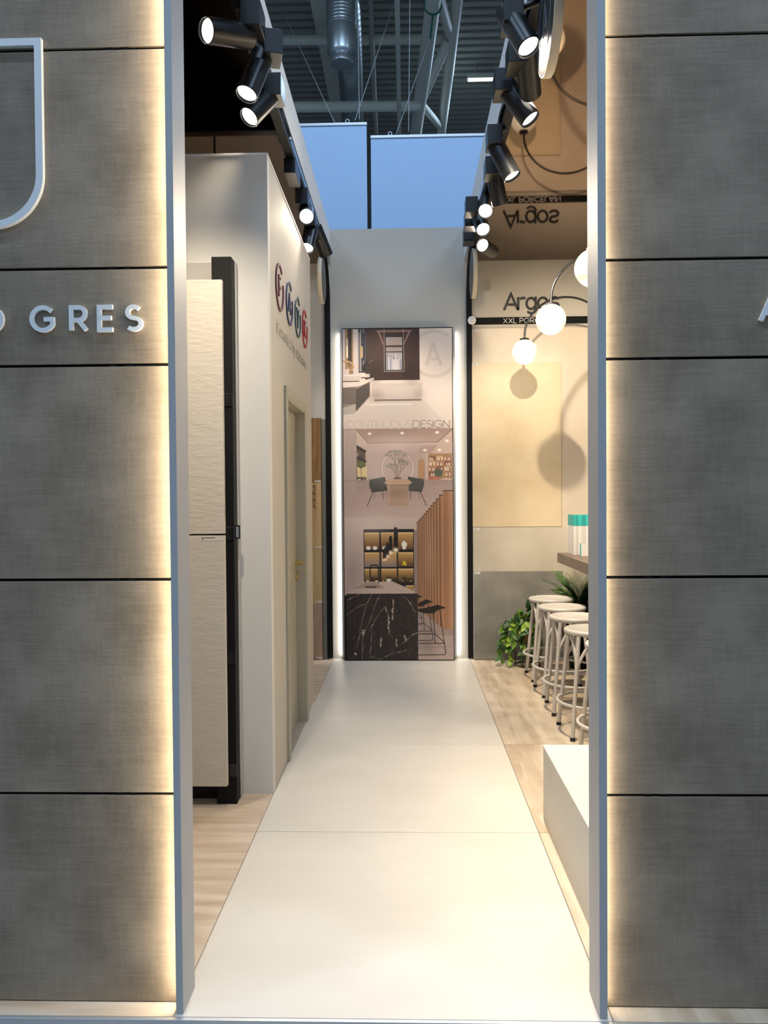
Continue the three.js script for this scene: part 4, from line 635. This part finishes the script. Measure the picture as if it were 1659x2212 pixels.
solo('sprinkler_pipe', rod([-0.067, 7.8, -9.3], [-0.067, 7.8, -16], 0.033, 16), steel, 'slim pale pipe running along the hall roof', 'pipe');
solo('sprinkler_pipe', rod([-0.435, 8.5, -10], [-0.59, 8.5, -19], 0.04, 16), deckM, 'slim dark pipe beside the silver duct', 'pipe');
{
  const t = thing('roof_purlin', 'dull grey steel purlin beside the silver duct', 'beam', [-1.25, 8.88, -10]); part(t, 'web', bx(-0.11, 0.11, 0, 0.3, -8, 0), deckM); part(t, 'flange', bx(-0.13, 0.13, -0.015, 0, -8, 0), steel);
}
{
  const spiral = (len, r, n) => { const p = [[0, 0]]; for (let i = 0; i <= n; i++) { const y = i / n * len; p.push([r, y], [r + 0.008, y + len / n * 0.15], [r, y + len / n * 0.3]); } p.push([0, len + len / n * 0.3]); return lathe(p, 36); };
  const a = thing('silver_duct', 'silver spiral air duct with a ribbed vertical drop and flat end cap', 'duct', [-0.832, 7.32, -10.73]);
  part(a, 'end_cap', lathe([[0, 0], [0.15, 0], [0.155, 0.02], [0.155, 0.16], [0, 0.16]], 36), duct); part(a, 'sleeve', lathe([[0.15, 0.12], [0.195, 0.16], [0.20, 0.5], [0.15, 0.5]], 36), duct); part(a, 'ribbed_collar', spiral(0.55, 0.198, 12).translate(0, 0.5, 0), duct); part(a, 'upper_sleeve', lathe([[0, 1.05], [0.205, 1.05], [0.205, 1.8], [0, 1.8]], 36), duct);
  const g = spiral(7, 0.19, 50); g.rotateX(-Math.PI / 2); g.rotateY(0.045); g.translate(0.075, 0.98, 0); part(a, 'main_run', g, duct);
}
const hallLampM = mat({ color: L(0.8, 0.8, 0.8), emissive: L(1, 0.95, 0.9), emissiveIntensity: 2.5 });
function hallLamp(x, y, z, len, label, group) {
  const t = thing('linear_lamp', label, 'lamp', [x, y, z], group ? { group } : {}); part(t, 'housing', bx(-len / 2, len / 2, 0.012, 0.09, -0.06, 0.06, 0.004), steel); part(t, 'diffuser', bx(-len / 2 + 0.02, len / 2 - 0.02, 0, 0.012, -0.05, 0.05, 0.003), hallLampM, 'glowing diffuser'); part(t, 'hanger', merge([rod([-len * 0.4, 0.09, 0], [-len * 0.4, HY - y + 0.05, 0], 0.006, 6), rod([len * 0.4, 0.09, 0], [len * 0.4, HY - y + 0.05, 0], 0.006, 6)]), steel);
  const l = new THREE.RectAreaLight(HALL_LIGHT, HALL_POWER, len - 0.04, 0.1); l.position.set(x, y - 0.004, z); l.rotation.x = -Math.PI / 2; l.name = 'hall_light'; scene.add(l);
}
hallLamp(1.9, 8.9, -14.2, 1.5, 'glowing linear lamp under the hall roof above the counter track');
for (const z of [-6, 0, 6]) for (const x of [-4.5, 0, 4.5]) hallLamp(x, 8.6, z, 2.4, 'glowing linear lamp of the rows high over the aisle', 'hall lamps in rows over the aisle');

// ---------- hanging banners and their cables ----------
const bannerM = mat({ color: L(0.42, 0.58, 0.80), roughness: 0.8 });
function banner(label, x0, x1, yt, z) {
  const t = thing('hanging_banner', label, 'banner', [(x0 + x1) / 2, 4.0, z]), w = (x1 - x0) / 2; part(t, 'cloth', bx(-w, w, 0, yt - 4.0 - 0.03, -0.004, 0.004), bannerM); part(t, 'top_rail', bx(-w - 0.005, w + 0.005, yt - 4.0 - 0.035, yt - 4.0, -0.016, 0.016, 0.006), M.aluminium);
  part(t, 'hook', merge([x0 + 0.22, x1 - 0.22].map((x) => new THREE.TorusGeometry(0.02, 0.005, 6, 16).translate(x - (x0 + x1) / 2, yt - 4.0 + 0.02, 0))), M.aluminium);
}
banner('blue-white fabric banner hung higher, beside the cabin fascia', -1.9, -0.418, 5.714, -9);
banner('blue-white fabric banner hung lower, beyond the graphic wall', -0.372, 1.6, 5.562, -9);
const cableM = mat({ color: L(0.35, 0.38, 0.38), roughness: 0.5 });
const cable = (label, a, b, r = 0.0045) => solo('suspension_cable', rod(a, b, r, 6), cableM, label, 'cable');
cable('thin steel cable slanting down to the higher banner top', [-1.98, 9.2, -12.0], [-0.78, 5.71, -9.0]);
cable('thin steel cable rising upright from the higher banner hook', [-0.50, 5.75, -9.0], [-0.56, 9.2, -9.6]);
cable('thin steel cable slanting from the higher banner towards the slim pipe', [-0.55, 5.74, -9.0], [0.06, 9.2, -11.6]);
cable('thin steel cable rising upright from the lower banner hook', [0.06, 5.6, -9.0], [0.12, 9.2, -9.6]);
cable('thin steel cable slanting from the lower banner to the green sling', [-0.08, 5.58, -9.0], [0.375, 7.7, -10.8]);
{
  const t = thing('green_sling', 'green webbing sling around the thick truss tube', 'sling', [0.407, 8.0, -10.6]); part(t, 'loop', new THREE.TorusGeometry(0.112, 0.014, 8, 32).rotateY(0.06), mat({ color: L(0.02, 0.16, 0.09), roughness: 0.7 })); part(t, 'tail', rod([0, -0.11, 0], [-0.03, -0.32, -0.2], 0.014, 8), mat({ color: L(0.02, 0.16, 0.09), roughness: 0.7 }));
}
shade(scene);
renderer.render(scene, camera);
